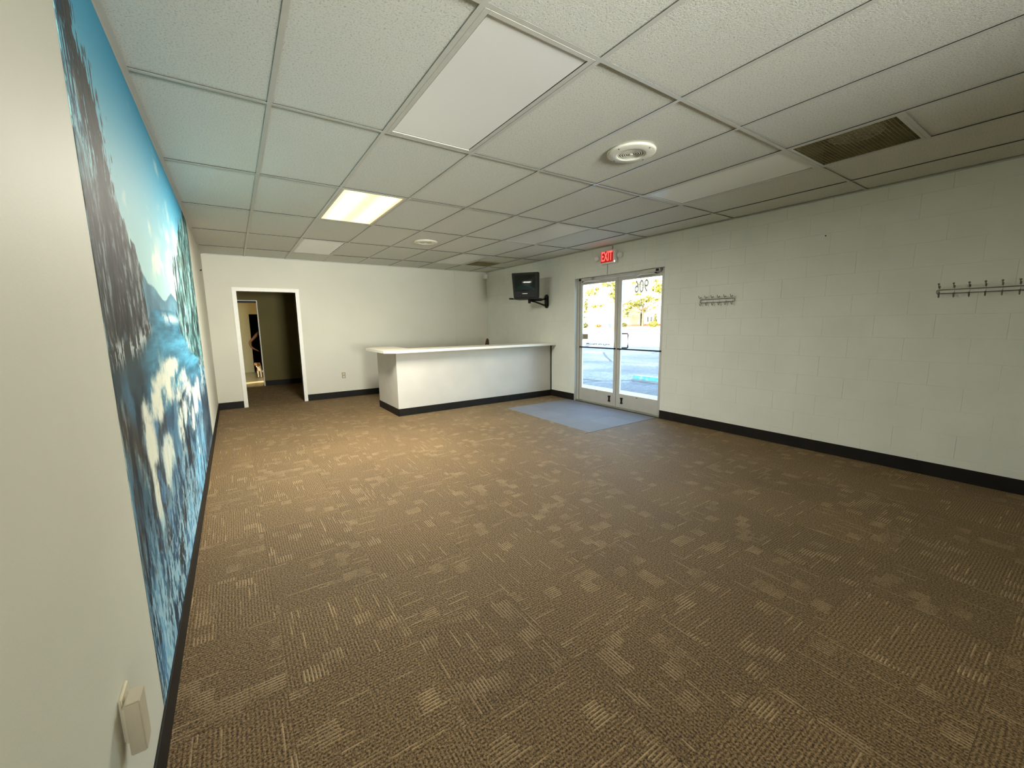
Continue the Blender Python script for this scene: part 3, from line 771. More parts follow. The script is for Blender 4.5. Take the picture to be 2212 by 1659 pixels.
# ------------------------------------------------------------------ glass double door
dr = thing('door_1', 'aluminium framed double glass doors to the parking lot', 'door', (17.75, 9.9, 0), kind='structure')
MB().box(17.62, 17.90, DY2 - 0.15, DY2 - 0.002, 0.0, DZ - 0.003).build('jamb', ALU, dr, bevel=0.006, seg=1)
MB().box(17.62, 17.90, DY1 + 0.002, DY1 + 0.15, 0.0, DZ - 0.003).build('jamb', ALU, dr, bevel=0.006, seg=1)
MB().box(17.62, 17.90, DY1 + 0.15, DY2 - 0.15, DZ - 0.14, DZ - 0.003).build('header', ALU, dr, bevel=0.006, seg=1)
MB().prism([(17.50, 0.0), (17.95, 0.0), (17.95, 0.02), (17.80, 0.055), (17.62, 0.055), (17.50, 0.01)], DY1 + 0.003, DY2 - 0.003, 'y').build('threshold', STEEL, dr)
GX = 17.74
def leaf(y0, y1, hinge_low, lab):
    """y0<y1; hinge_low: hinge stile at the y0 side"""
    t = D.objects.new('door_leaf', None); COL.objects.link(t); t.parent = dr
    c = np.array((GX, (y0 + y1) / 2, 0.07)); t.location = Vector(c - WLOC[dr.name]) * FT; WLOC[t.name] = c
    t['label'] = lab
    hs, ms = 0.15, 0.19
    a, b = (hs, ms) if hinge_low else (ms, hs)
    x0, x1 = GX - 0.073, GX + 0.073
    box(x0, x1, y0, y0 + a, 0.07, 6.80).build('stile', ALU, t, bevel=0.006, seg=1)
    box(x0, x1, y1 - b, y1, 0.07, 6.80).build('stile', ALU, t, bevel=0.006, seg=1)
    box(x0, x1, y0 + a, y1 - b, 0.07, 0.76).build('bottom_rail', ALU, t, bevel=0.006, seg=1)
    box(x0, x1, y0 + a, y1 - b, 6.64, 6.80).build('top_rail', ALU, t, bevel=0.006, seg=1)
    box(GX - 0.010, GX + 0.010, y0 + a - 0.01, y1 - b + 0.01, 0.75, 6.65).build('pane', GLASS, t)
    g = 0.03
    for q in ((y0 + a, y0 + a + g, 0.76, 6.64), (y1 - b - g, y1 - b, 0.76, 6.64), (y0 + a + g, y1 - b - g, 0.76, 0.76 + g), (y0 + a + g, y1 - b - g, 6.64 - g, 6.64)):
        box(GX - 0.045, GX + 0.045, *q).build('glazing_bead', TRIMW, t)
    MB().tube([(GX - 0.075, y0 + 0.07, 3.14), (GX - 0.16, y0 + 0.11, 3.14), (GX - 0.16, y1 - 0.11, 3.14), (GX - 0.075, y1 - 0.07, 3.14)], 0.035, 8).build('push_bar', BLACKM, t, smooth=True)
    yh = y0 + 0.42 if not hinge_low else y1 - 0.42
    MB().prism([(-0.07, 0.30), (0.07, 0.30), (0.07, 0.26), (0.035, 0.22), (0.028, 0.09), (0.06, 0.04), (0.06, 0.0), (-0.06, 0.0), (-0.06, 0.04), (-0.028, 0.09), (-0.035, 0.22), (-0.07, 0.26)], 0, 0.06, 'x')
    m = MB().prism([(yh + p, 0.27 + q) for p, q in ((-0.07, 0.32), (0.07, 0.32), (0.07, 0.27), (0.035, 0.23), (0.03, 0.09), (0.06, 0.04), (0.06, 0.0), (-0.06, 0.0), (-0.06, 0.04), (-0.03, 0.09), (-0.035, 0.23), (-0.07, 0.27))], x0 - 0.06, x0, 'x')
    m.build('foot_holder', BLACK, t)
    box(x0 - 0.006, x0, (y0 + y1) / 2 - 0.05, (y0 + y1) / 2 + 0.05, 0.70, 0.73).build('rail_stop', BLACK, t)
    return t, x0, x1
lfL, lx0, lx1 = leaf(9.912, DY2 - 0.16, False, 'glass leaf with lettering about walk-ins')
lfR, _, _ = leaf(DY1 + 0.16, 9.894, True, 'glass leaf with the street number')
MB().tube([(lx1, 9.72, 3.92), (lx1 + 0.20, 9.72, 3.92), (lx1 + 0.20, 9.50, 3.92), (lx1 + 0.20, 9.46, 3.86), (lx1 + 0.20, 9.46, 3.22), (lx1 + 0.20, 9.50, 3.18), (lx1, 9.72, 3.18)], 0.035, 8).build('pull_handle', BLACKM, lfR, smooth=True)
LET = plain('dark_window_lettering', (0.05, 0.06, 0.08), 0.5)
LETN = plain('olive_window_lettering', (0.78, 0.74, 0.60), 0.6)
rotout = (math.pi / 2, 0, math.pi / 2)
text_mesh('window_lettering', 'WALK-INS WELCOME', 0.185, LET, 0.0015, lfL, (GX + 0.013, 11.36, 3.34), rotout, bold=0.004)
text_mesh('window_number', '906', 0.86, LETN, 0.0015, lfR, (GX + 0.013, 8.50, 6.20), rotout, sx=0.66, bold=0.012)
box(GX + 0.0101, GX + 0.014, 12.10, 12.50, 3.58, 3.88).build('sticker', plain('tan_sticker_back', (0.34, 0.27, 0.18), 0.6, noise=0.05), lfL)
def closer(y0, y1, knuckle, lab):
    t = MB().box(17.44, 17.62, y0, y1, DZ - 0.17, DZ - 0.02).build('door_closer', ALU, dr, bevel=0.015)
    yk = y0 + 0.30 if knuckle else y1 - 0.30
    MB().lathe([(0.05, 0.0), (0.05, -0.05)], (17.53, yk, DZ - 0.17), 14).build('spindle', BLACK, t)
    box(17.42, 17.46, y0 + 0.06 if knuckle else y1 - 0.22, y0 + 0.22 if knuckle else y1 - 0.06, DZ - 0.15, DZ - 0.04).build('closer_cap', BLACK, t)
    d = 1 if knuckle else -1
    e = (17.30, yk + 0.62 * d, DZ - 0.225)
    MB().tube([(17.53, yk, DZ - 0.215), e], 0.028, 8).build('closer_arm', TRIMW, t)
    MB().tube([e, (17.66, yk + 1.15 * d, DZ - 0.235)], 0.032, 8).build('closer_rod', TRIMW, t)
    return t
closer(7.25, 8.22, True, '')
closer(11.60, 12.60, False, '')

# ------------------------------------------------------------------ exit sign with two lamp heads
ex = thing('exit_sign', 'red lit EXIT sign with two emergency lamp heads above the glass doors', 'exit sign', (XW, 10.25, 7.80))
HOUS = plain('exit_housing', (0.74, 0.73, 0.70), 0.4, noise=0.03)
ER = emit('exit_red_panel', (1.0, 0.012, 0.01), 0.16, (0.20, 0.004, 0.004))
EL = emit('exit_letter_glow', (1.0, 0.075, 0.06), 1.2, (0.8, 0.2, 0.2))
box(XW - 0.16, XW - 0.002, 9.72, 10.80, 7.47, 8.14).build('housing', HOUS, ex, bevel=0.02)
box(XW - 0.166, XW - 0.158, 9.90, 10.73, 7.55, 8.10).build('face_panel', ER, ex)
text_mesh('exit_letters', 'EXIT', 0.66, EL, 0.004, ex, (XW - 0.171, 10.315, 7.825), (math.pi / 2, 0, -math.pi / 2), sx=0.56, bold=0.006)
MB().lathe([(0.028, 0), (0.028, 0.012)], (0, 0, 0), 12).build('tmp', HOUS)
D.objects.remove(D.objects['tmp'])
MB().tube([(XW - 0.16, 9.80, 7.55), (XW - 0.175, 9.80, 7.55)], 0.030, 12).build('test_light', emit('test_lamp_white', (1, 0.95, 0.85), 2.0, (0.8, 0.8, 0.8)), ex)
for y, d in ((9.53, Vector((-0.45, -0.80, -0.35))), (11.02, Vector((-0.35, 0.85, -0.30)))):
    d.normalize(); p = Vector((XW - 0.13, y, 7.83))
    MB().tube([p - d * 0.12, p - d * 0.09, p, p + d * 0.10], [0.05, 0.10, 0.125, 0.135], 16).build('lamp_head', HOUS, ex, smooth=False)
    MB().tube([p + d * 0.095, p + d * 0.112], 0.118, 16).build('lamp_lens', LENS, ex)
    MB().tube([(XW - 0.08, 9.74 if y < 10 else 10.78, 7.80), p - d * 0.10], 0.03, 8).build('lamp_arm', HOUS, ex)
MB().box(XW - 0.018, XW - 0.002, 10.055, 10.085, 8.14, ZC - 0.035).build('cable', plain('grey_brown_cable', (0.07, 0.06, 0.045), 0.6), ex)
MB().box(XW - 0.018, XW - 0.002, 10.385, 10.41, DZ + 0.0, 7.47).build('cable', plain('grey_cable', (0.22, 0.22, 0.18), 0.6), ex)

# ------------------------------------------------------------------ television on its bracket
brk = thing('television_bracket', 'black swing-arm wall bracket with a tray under the television', 'bracket', (XW, 15.33, 5.85))
MB().prism([(15.33 + p, 5.85 + q) for p, q in ((-0.16, 0.28), (-0.08, 0.41), (0.08, 0.41), (0.16, 0.28), (0.16, -0.28), (0.08, -0.41), (-0.08, -0.41), (-0.16, -0.28))], XW - 0.10, XW - 0.002, 'x').build('wall_plate', BLACKM, brk, bevel=0.02)
TC = Vector((16.02, 15.42, 5.98)); ang = -math.atan2(0.8, 0.6)
MB().tube([(XW - 0.09, 15.33, 6.02), (XW - 0.55, 15.30, 5.90), (16.1, 15.42, 5.90)], 0.045, 8).build('upper_arm', BLACKM, brk)
MB().tube([(XW - 0.09, 15.33, 5.58), (16.35, 15.20, 5.80), (16.1, 15.42, 5.88)], 0.05, 8).build('lower_arm', BLACKM, brk)
MB().tube([(16.1, 15.42, 5.72), (16.1, 15.42, 5.955)], 0.08, 12).build('pivot', BLACKM, brk)
tr = MB().prism([(-0.85, -0.72), (0.80, -0.72), (0.80, 0.55), (-0.80, 0.55)], -0.02, 0.02).build('tray', BLACKM, brk, True, bevel=0.008, seg=1)
tr.location = Vector((TC.x - XW, TC.y - 15.33, 5.965 - 5.85)) * FT; tr.rotation_euler = (0, 0, ang)
lip = MB().box(-0.95, -0.78, -0.80, -0.45, -0.03, 0.05).build('tray_stop', BLACKM, tr, True)
tv = thing('television', 'old black tube television on a wall bracket beside the doors', 'television', (TC.x, TC.y, 5.988), rz=ang)
w = 0.82
MB().prism([(-0.70, 0.0), (0.80, 0.0), (0.82, 1.46), (-0.82, 1.46)], -0.68, -0.40, 'y').build('front_bezel', BLACK, tv, True, bevel=0.03)
mb = MB(); f0 = [(-0.68, -0.40, 0.02), (0.78, -0.40, 0.02), (0.80, -0.40, 1.42), (-0.80, -0.40, 1.42)]; f1 = [(-0.45, 0.60, 0.02), (0.45, 0.60, 0.02), (0.42, 0.60, 1.0), (-0.42, 0.60, 1.0)]
mb.add(f0 + f1, [(3, 2, 1, 0), (4, 5, 6, 7), (0, 1, 5, 4), (1, 2, 6, 5), (2, 3, 7, 6), (3, 0, 4, 7)]).build('rear_shell', BLACK, tv, True, bevel=0.05)
mb = MB(); N = 10; vs = []; fs = []
for j in range(N + 1):
    for i in range(N + 1):
        a, b = i / N * 2 - 1, j / N * 2 - 1
        vs.append((a * 0.63 + 0.0, -0.685 - 0.055 * (1 - a * a) * (1 - b * b) ** 0.8 if abs(b) < 1 else -0.685, 0.86 + b * 0.46))
for j in range(N):
    for i in range(N):
        k = j * (N + 1) + i; fs.append((k, k + 1, k + N + 2, k + N + 1))
mb.add(vs, fs).build('screen', SCREEN, tv, True, smooth=True)
box(-0.16, 0.16, -0.695, -0.68, 0.24, 0.275).build('badge_strip', STEEL, tv, True)
box(-0.60, 0.70, -0.69, -0.68, 0.05, 0.20).build('control_door', BLACK, tv, True, bevel=0.005, seg=1)

# ------------------------------------------------------------------ coat racks on the block wall
def rack(y_far, pitch, n, z, dz, label, knob):
    t = thing('coat_rack', label, 'coat rack', (XW, y_far - pitch * (n - 1) / 2, z))
    r = 0.011; xr = XW - 0.045
    ye, yn = y_far + 0.03, y_far - pitch * (n - 1) - 0.03
    for zz in (z + dz / 2, z - dz / 2):
        MB().tube([(xr, ye, zz), (xr, yn, zz)], r, 8).build('rail', RACKM, t, smooth=True)
    for yy, s in ((ye, 1), (yn, -1)):
        MB().tube([(xr, yy, z + dz / 2), (xr + 0.02, yy + 0.035 * s, z + dz / 4), (xr + 0.02, yy + 0.035 * s, z - dz / 4), (xr, yy, z - dz / 2)], r, 8).tube([(xr, yy, z), (XW - 0.001, yy, z)], r, 8).build('end_bow', RACKM, t)
    for i in range(n):
        y = y_far - pitch * i
        x = xr - 0.012
        p = [(x - 0.19, y, z + dz / 2 + 0.15), (x - 0.13, y, z + dz / 2 + 0.05), (x - 0.09, y, z + dz / 2 + 0.04), (x - 0.04, y, z + dz / 2 + 0.10), (x, y, z + dz / 2 + 0.10),
             (x, y, z + dz / 2), (x, y, z - dz / 2 - 0.06), (x - 0.03, y, z - dz / 2 - 0.11), (x - 0.08, y, z - dz / 2 - 0.10), (x - 0.12, y, z - dz / 2 - 0.01)]
        m = MB().tube(p, r, 7)
        if knob:
            for q in (p[0], p[-1]):
                m.lathe([(0.005, -0.024), (0.022, -0.012), (0.024, 0.006), (0.008, 0.024)], q, 10)
        m.build('hook', RACKM, t, smooth=True)
    return t
rack(5.13, 0.262, 6, 5.32, 0.13, 'short six-hook metal coat rack nearest the glass doors', False)
rack(-1.88, 0.283, 9, 5.22, 0.10, 'long knobbed metal coat rack cut by the right edge', True)

# ------------------------------------------------------------------ small wall pieces
o = thing('wall_outlet', 'cream wall outlet plate low on the left wall near the camera', 'outlet', (XL, -0.62, 1.46))
box(XL + 0.0005, XL + 0.024, -0.75, -0.51, 1.27, 1.65).build('plate', CREAM, o, bevel=0.008)
MB().tube([(XL + 0.022, -0.70, 1.46), (XL + 0.028, -0.70, 1.46)], 0.012, 10).build('screw', STEEL, o)
ad = thing('plug_adapter', 'tan box-shaped plug adapter pushed into the left wall outlet', 'adapter', (XL + 0.03, -0.72, 1.43))
box(XL + 0.044, XL + 0.142, -0.83, -0.645, 1.20, 1.65).build('case', plain('tan_plastic', (0.50, 0.44, 0.33), 0.45, noise=0.03), ad, bevel=0.008)
MB().box(XL + 0.0245, XL + 0.044, -0.80, -0.68, 1.30, 1.60).build('plug_neck', CREAM, ad)
o = thing('wall_outlet', 'tan outlet plate low on the back wall between doorway and counter', 'outlet', (6.70, YB, 1.41))
box(6.59, 6.81, YB - 0.022, YB - 0.0005, 1.22, 1.60).build('plate', plain('tan_plate', (0.36, 0.31, 0.20), 0.5, noise=0.03), o, bevel=0.008)
for z in (1.32, 1.50): box(6.66, 6.74, YB - 0.028, YB - 0.022, z - 0.05, z + 0.05).build('socket', CREAM, o, bevel=0.008, seg=1)
s = thing('motion_sensor', 'small white motion sensor in the far corner under the ceiling', 'sensor', (XW - 0.12, YB - 0.12, 8.05))
MB().prism([(XW - 0.30, YB - 0.06), (XW - 0.22, YB - 0.24), (XW - 0.06, YB - 0.30), (XW - 0.003, YB - 0.22), (XW - 0.003, YB - 0.003), (XW - 0.22, YB - 0.003)], 7.88, 8.20).build('case', TRIMW, s, bevel=0.02)
MB().prism([(XW - 0.285, YB - 0.09), (XW - 0.235, YB - 0.21), (XW - 0.25, YB - 0.22), (XW - 0.30, YB - 0.09)], 7.93, 8.05).build('sensor_window', LENS, s)
tag(MB().tube([(XL - 0.01, 20.0, 7.22), (XL + 0.05, 20.0, 7.23), (XL + 0.055, 20.0, 7.26)], [0.03, 0.025, 0.03], 8).build('wall_hook', BLACKM), 'tiny dark hook high on the left wall past the mural', 'hook')
tag(MB().tube([(XW - 0.02, 0.94, 7.21), (XW + 0.01, 0.94, 7.21)], [0.022, 0.012], 8).build('nail', BLACKM), 'lone nail high on the block wall under the ceiling', 'nail')

# ------------------------------------------------------------------ skin-grown figures
def grow(verts, edges, rad, sub=2):
    me = D.meshes.new('grow'); me.from_pydata([tuple(c * FT for c in v) for v in verts], edges, [])
    o = D.objects.new('grow', me); COL.objects.link(o)
    o.modifiers.new('s', 'SKIN').use_smooth_shade = True
    for i, r in enumerate(rad):
        sv = me.skin_vertices[0].data[i]; r = r if isinstance(r, tuple) else (r, r)
        sv.radius = (r[0] * FT, r[1] * FT); sv.use_root = (i == 0)
    sb = o.modifiers.new('u', 'SUBSURF'); sb.levels = sub; sb.render_levels = sub
    dg = bpy.context.evaluated_depsgraph_get()
    out = D.meshes.new_from_object(o.evaluated_get(dg))
    D.objects.remove(o); D.meshes.remove(me)
    out.polygons.foreach_set('use_smooth', [True] * len(out.polygons))
    return out
class Sk:
    def __init__(s): s.v = []; s.e = []; s.r = []
    def a(s, p, r, par=None):
        s.v.append(p); s.r.append(r); i = len(s.v) - 1
        if par is not None: s.e.append((par, i))
        return i
    def chain(s, par, pts):
        for p, r in pts: par = s.a(p, r, par)
        return par
def paint(me, mats, pick):
    me.materials.clear()
    for m in mats: me.materials.append(m)
    for p in me.polygons: p.material_index = pick(p.center / FT)

SKIN = plain('warm_skin', (0.24, 0.10, 0.045), 0.5, noise=0.05)
CLOTH = plain('black_cloth', (0.010, 0.009, 0.010), 0.85, noise=0.2)
HAIR = plain('dark_hair', (0.02, 0.013, 0.009), 0.6)
pe = thing('person', 'person in black clothes standing in the far dark doorway, bare arm bent', 'person', (3.78, 43.2, 0))
k = Sk()
hip = k.a((0, 0, 2.55), (0.40, 0.28))
sp = k.chain(hip, [((0, 0, 2.95), (0.36, 0.25)), ((0, 0.0, 3.45), (0.42, 0.27)), ((0, 0, 3.95), (0.40, 0.24))])
nk = k.chain(sp, [((0, -0.02, 4.22), 0.14), ((0, -0.04, 4.40), 0.14), ((0, -0.08, 4.62), (0.22, 0.25)), ((0, -0.06, 4.86), (0.20, 0.23))])
for s in (-1, 1):
    kn = k.chain(hip, [((0.24 * s, 0, 2.40), (0.27, 0.26)), ((0.27 * s, -0.03, 1.95), 0.24), ((0.28 * s, -0.04, 1.35), 0.18), ((0.28 * s, 0.02, 0.85), 0.16), ((0.28 * s, 0.05, 0.28), 0.11), ((0.29 * s, -0.10, 0.12), (0.11, 0.12)), ((0.31 * s, -0.40, 0.09), (0.11, 0.08))])
def fingers(w, d, side, down):
    d = Vector(d).normalized(); side = Vector(side).normalized(); down = Vector(down).normalized(); w = Vector(w)
    palm = k.a(tuple(w + d * 0.18), (0.09, 0.06), None)
    for i, (o, L) in enumerate(((-0.075, 0.26), (-0.025, 0.30), (0.025, 0.28), (0.072, 0.22))):
        b = w + d * 0.30 + side * o
        k.chain(palm, [(tuple(b), 0.032), (tuple(b + d * L * 0.45 + down * 0.03), 0.028), (tuple(b + d * L * 0.75 + down * 0.10), 0.024)])
    k.chain(palm, [(tuple(w + d * 0.16 - side * 0.10), 0.035), (tuple(w + d * 0.28 - side * 0.16 + down * 0.03), 0.03), (tuple(w + d * 0.36 - side * 0.15 + down * 0.06), 0.026)])
    return palm
# image-left arm: elbow out, forearm dropping back to the hip
sh = k.chain(sp, [((-0.52, 0, 4.02), 0.185), ((-0.85, -0.02, 3.66), 0.145), ((-1.40, -0.05, 3.02), 0.115), ((-1.30, -0.12, 2.60), 0.105), ((-1.02, -0.16, 2.36), 0.078)])
pm = fingers((-1.02, -0.16, 2.36), (0.85, 0, -0.5), (0, 1, 0), (0.3, 0, -1)); k.e.append((sh, pm))
sh = k.chain(sp, [((0.52, 0, 4.02), 0.185), ((0.66, 0.0, 3.55), 0.145), ((0.72, 0.03, 2.98), 0.115), ((0.72, -0.06, 2.55), 0.10), ((0.70, -0.12, 2.22), 0.075)])
pm = fingers((0.70, -0.12, 2.22), (0, -0.1, -1), (0, 1, 0), (-1, 0, -0.2)); k.e.append((sh, pm))
bodym = grow(k.v, k.e, k.r, 2)
def pick(c):
    if c.z > 4.30: return 1
    if c.x < -0.72 and c.z > 1.7: return 1
    if c.x > 0.5 and c.z < 3.6 and c.z > 1.7: return 1
    return 0
paint(bodym, [CLOTH, SKIN], pick)
bo = link('body', bodym, (0, 0, 0), pe, True)
mb = MB()
mb.lathe([(0.02, 0.30), (0.16, 0.26), (0.235, 0.12), (0.25, -0.02), (0.20, -0.14), (0.10, -0.16)], (0, -0.01, 4.80), 20).build('hair', HAIR, pe, True, smooth=True)
for s in (-1, 1):
    MB().lathe([(0.004, -0.025), (0.025, 0.0), (0.004, 0.025)], (0.085 * s, -0.315, 4.70), 10).build('eye', CLOTH, pe, True, smooth=True)
    MB().lathe([(0.01, -0.07), (0.035, 0.0), (0.01, 0.07)], (0.23 * s, -0.06, 4.67), 10).build('ear', SKIN, pe, True, smooth=True)
MB().add([(-0.03, -0.31, 4.70), (0.03, -0.31, 4.70), (0.05, -0.31, 4.58), (-0.05, -0.31, 4.58), (0, -0.39, 4.59)], [(0, 1, 4), (1, 2, 4), (2, 3, 4), (3, 0, 4)]).build('nose', SKIN, pe, True)
box(-0.075, 0.075, -0.325, -0.30, 4.49, 4.515).build('mouth', plain('lips', (0.28, 0.08, 0.06), 0.5), pe, True, bevel=0.008, seg=1)

# beagle in the lit room, head turned to the left
dg_ = thing('dog', 'small tan, black and white dog with a pale collar in the far doorway', 'dog', (2.80, 38.7, 0), rz=0.8)
k = Sk()
ch0 = k.a((0.05, 0.0, 0.80), (0.20, 0.23))
k.chain(ch0, [((0.38, 0.12, 0.80), (0.19, 0.20)), ((0.72, 0.24, 0.82), (0.17, 0.17)), ((0.98, 0.33, 0.84), (0.15, 0.17)), ((1.12, 0.38, 0.95), 0.06), ((1.24, 0.42, 1.18), 0.04), ((1.24, 0.42, 1.36), 0.03)])
ne = k.chain(ch0, [((-0.12, -0.06, 0.98), 0.15), ((-0.25, -0.12, 1.16), 0.13), ((-0.36, -0.16, 1.28), (0.155, 0.15)), ((-0.47, -0.22, 1.24), 0.11), ((-0.62, -0.30, 1.17), 0.07), ((-0.70, -0.34, 1.15), 0.055)])
for s in (-1, 1):
    ox, oy = 0.12 * s * -0.34, 0.12 * s * 0.94
    k.chain(ch0, [((0.0 + ox, oy, 0.62), 0.11), ((-0.02 + ox, oy, 0.40), 0.068), ((0.0 + ox, oy, 0.18), 0.052), ((-0.01 + ox, oy, 0.06), 0.055), ((-0.09 + ox, oy - 0.03, 0.04), 0.05)])
hp = 3
for s in (-1, 1):
    ox, oy = 0.11 * s * -0.34, 0.11 * s * 0.94
    k.chain(hp, [((0.98 + ox, 0.33 + oy, 0.66), 0.12), ((0.86 + ox, 0.29 + oy, 0.46), 0.085), ((1.06 + ox, 0.36 + oy, 0.27), 0.05), ((1.02 + ox, 0.34 + oy, 0.07), 0.05), ((0.93 + ox, 0.31 + oy, 0.04), 0.05)])
dm = grow(k.v, k.e, k.r, 2)
TAN = plain('tan_fur', (0.36, 0.19, 0.07), 0.8, noise=0.25, nscale=30); BLKF = plain('black_fur', (0.016, 0.013, 0.012), 0.8, noise=0.3, nscale=30); WHF = plain('white_fur', (0.80, 0.72, 0.55), 0.8, noise=0.1, nscale=30)
def pickd(c):
    if c.z < 0.52: return 2
    if c.x < -0.62: return 2
    if c.x < -0.20 and c.z > 1.08: return 0
    if c.x < 0.02 and c.y < 0.02 and c.z < 1.0: return 2
    if c.z > 0.72 and c.x > 0.02 and c.x < 0.95: return 1
    return 0 if c.z > 0.6 else 2
paint(dm, [TAN, BLKF, WHF], pickd)
link('body', dm, (0, 0, 0), dg_, True)
for s in (-1, 1):
    cxx, cyy = -0.33 - 0.05 * s, -0.14 + 0.15 * s
    MB().tube([(cxx, cyy, 1.36), (cxx + 0.01, cyy + 0.04 * s, 1.24), (cxx + 0.0, cyy + 0.05 * s, 1.08)], [0.05, 0.075, 0.03], 8).build('ear', TAN, dg_, True, smooth=True)
    MB().lathe([(0.004, -0.02), (0.02, 0), (0.004, 0.02)], (-0.49 - 0.03 * s, -0.22 + 0.09 * s, 1.30), 8).build('eye', BLKF, dg_, True, smooth=True)
MB().lathe([(0.005, -0.03), (0.04, -0.01), (0.04, 0.015), (0.005, 0.03)], (-0.745, -0.36, 1.165), 10).build('nose', BLKF, dg_, True, smooth=True)
cpts = []
ax = Vector((-0.13, -0.06, 0.18)).normalized(); ua = ax.orthogonal().normalized(); ub = ax.cross(ua)
for i in range(21):
    a = 2 * math.pi * i / 20
    cpts.append(Vector((-0.17, -0.085, 1.05)) + (ua * math.cos(a) + ub * math.sin(a)) * 0.165)
MB().tube(cpts, 0.032, 8, cap=False).build('collar', plain('pale_collar', (0.80, 0.74, 0.66), 0.6), dg_, True, smooth=True)

# ------------------------------------------------------------------ outside
asp = NT('cracked_asphalt')
g = asp.geo()
vo = asp.n('TexVoronoi', feature='DISTANCE_TO_EDGE'); vo.inputs['Scale'].default_value = 0.22
wv = asp.n('VectorMath', operation='ADD'); asp.l(g, wv.inputs[0])
nz = asp.n('TexNoise'); nz.inputs['Scale'].default_value = 0.5; nz.inputs['Detail'].default_value = 6
sc3 = asp.n('VectorMath', operation='SCALE'); asp.l(nz.outputs['Color'], sc3.inputs[0]); sc3.inputs['Scale'].default_value = 3.0
asp.l(sc3.outputs[0], wv.inputs[1]); asp.l(wv.outputs[0], vo.inputs['Vector'])
crack = asp.math('LESS_THAN', vo.outputs['Distance'], 0.012)
stone = asp.noise(14, 5, g, 0.75)
bigp = asp.noise(0.35, 4, g)
c = asp.ramp(asp.math('MULTIPLY_ADD', bigp, 0.5, asp.math('MULTIPLY', stone, 0.5)), [(0.38, (0.055, 0.055, 0.055)), (0.50, (0.11, 0.11, 0.108)), (0.60, (0.24, 0.24, 0.235))])
asp.l(asp.mix(crack, c, (0.04, 0.04, 0.035)), asp.p.inputs['Base Color'])
asp.p.inputs['Roughness'].default_value = 0.9
ASPH = asp.m
CONC = plain('concrete', (0.34, 0.335, 0.32), 0.85, noise=0.15, nscale=1.5, bump=0.2, bscale=40)
GRASS = plain('dry_lawn', (0.30, 0.30, 0.07), 0.9, noise=0.45, nscale=0.6)
struct(box(18.05, 21.9, -25, 70, -0.7, -0.10).build('sidewalk', CONC), 'concrete walk outside the glass doors', 'sidewalk')
struct(box(21.9, 22.8, -25, 70, -0.7, -0.10).build('kerb', CONC, bevel=0.05), 'pale concrete kerb beyond the walk', 'kerb')
m = MB(); m.add([(22.8, -60, -0.6), (76, -60, -0.6), (76, 330, -0.6), (22.8, 330, -0.6)], [(0, 1, 2, 3)]); m.add([(22.8, -60, -1.0), (76, -60, -1.0), (76, 330, -1.0), (22.8, 330, -1.0)], [(3, 2, 1, 0)])
struct(m.build('parking_lot', ASPH), 'cracked grey asphalt parking lot outside', 'parking lot')
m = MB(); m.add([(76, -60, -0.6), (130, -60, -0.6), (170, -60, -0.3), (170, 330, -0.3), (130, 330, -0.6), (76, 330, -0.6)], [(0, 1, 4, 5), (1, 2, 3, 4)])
struct(m.build('street', plain('painted_sun_street', (0.74, 0.73, 0.70), 0.9, noise=0.1, nscale=0.8)), 'far lot and street, sun glare put into their pale colour', 'street')  # bright sun beyond the building's shadow is painted in as near-white ground
m = MB(); m.add([(170, -60, -0.2), (230, -60, 1.2), (460, -60, 1.6), (460, 460, 1.6), (230, 460, 1.2), (170, 460, -0.2)], [(0, 1, 4, 5), (1, 2, 3, 4)])
struct(m.build('lawn', GRASS), 'yellow-green lawn across the street', 'lawn')
WSB = NT('worn_blue_paint'); wf_ = WSB.noise(9, 5, WSB.geo(), 0.7)
WSB.l(WSB.ramp(wf_, [(0.42, (0.10, 0.42, 0.62)), (0.56, (0.16, 0.50, 0.68)), (0.66, (0.50, 0.56, 0.56))]), WSB.p.inputs['Base Color'])
ws = thing('wheel_stop', 'worn blue-painted concrete wheel stop in the parking lot', 'wheel stop', (30.2, 15.9, -0.6))
mb = MB(); pf = [(29.85, -0.6), (30.55, -0.6), (30.42, -0.12), (29.98, -0.12)]
mb.prism([(p[0], p[1] + 0.16) for p in [(29.90, -0.6), (30.50, -0.6), (30.40, -0.28), (30.0, -0.28)]], 12.6, 18.9, 'y').build('blue_top', WSB.m, ws, bevel=0.03)
box(29.84, 30.56, 12.55, 18.95, -0.6, -0.44).build('base', CONC, ws, bevel=0.02)

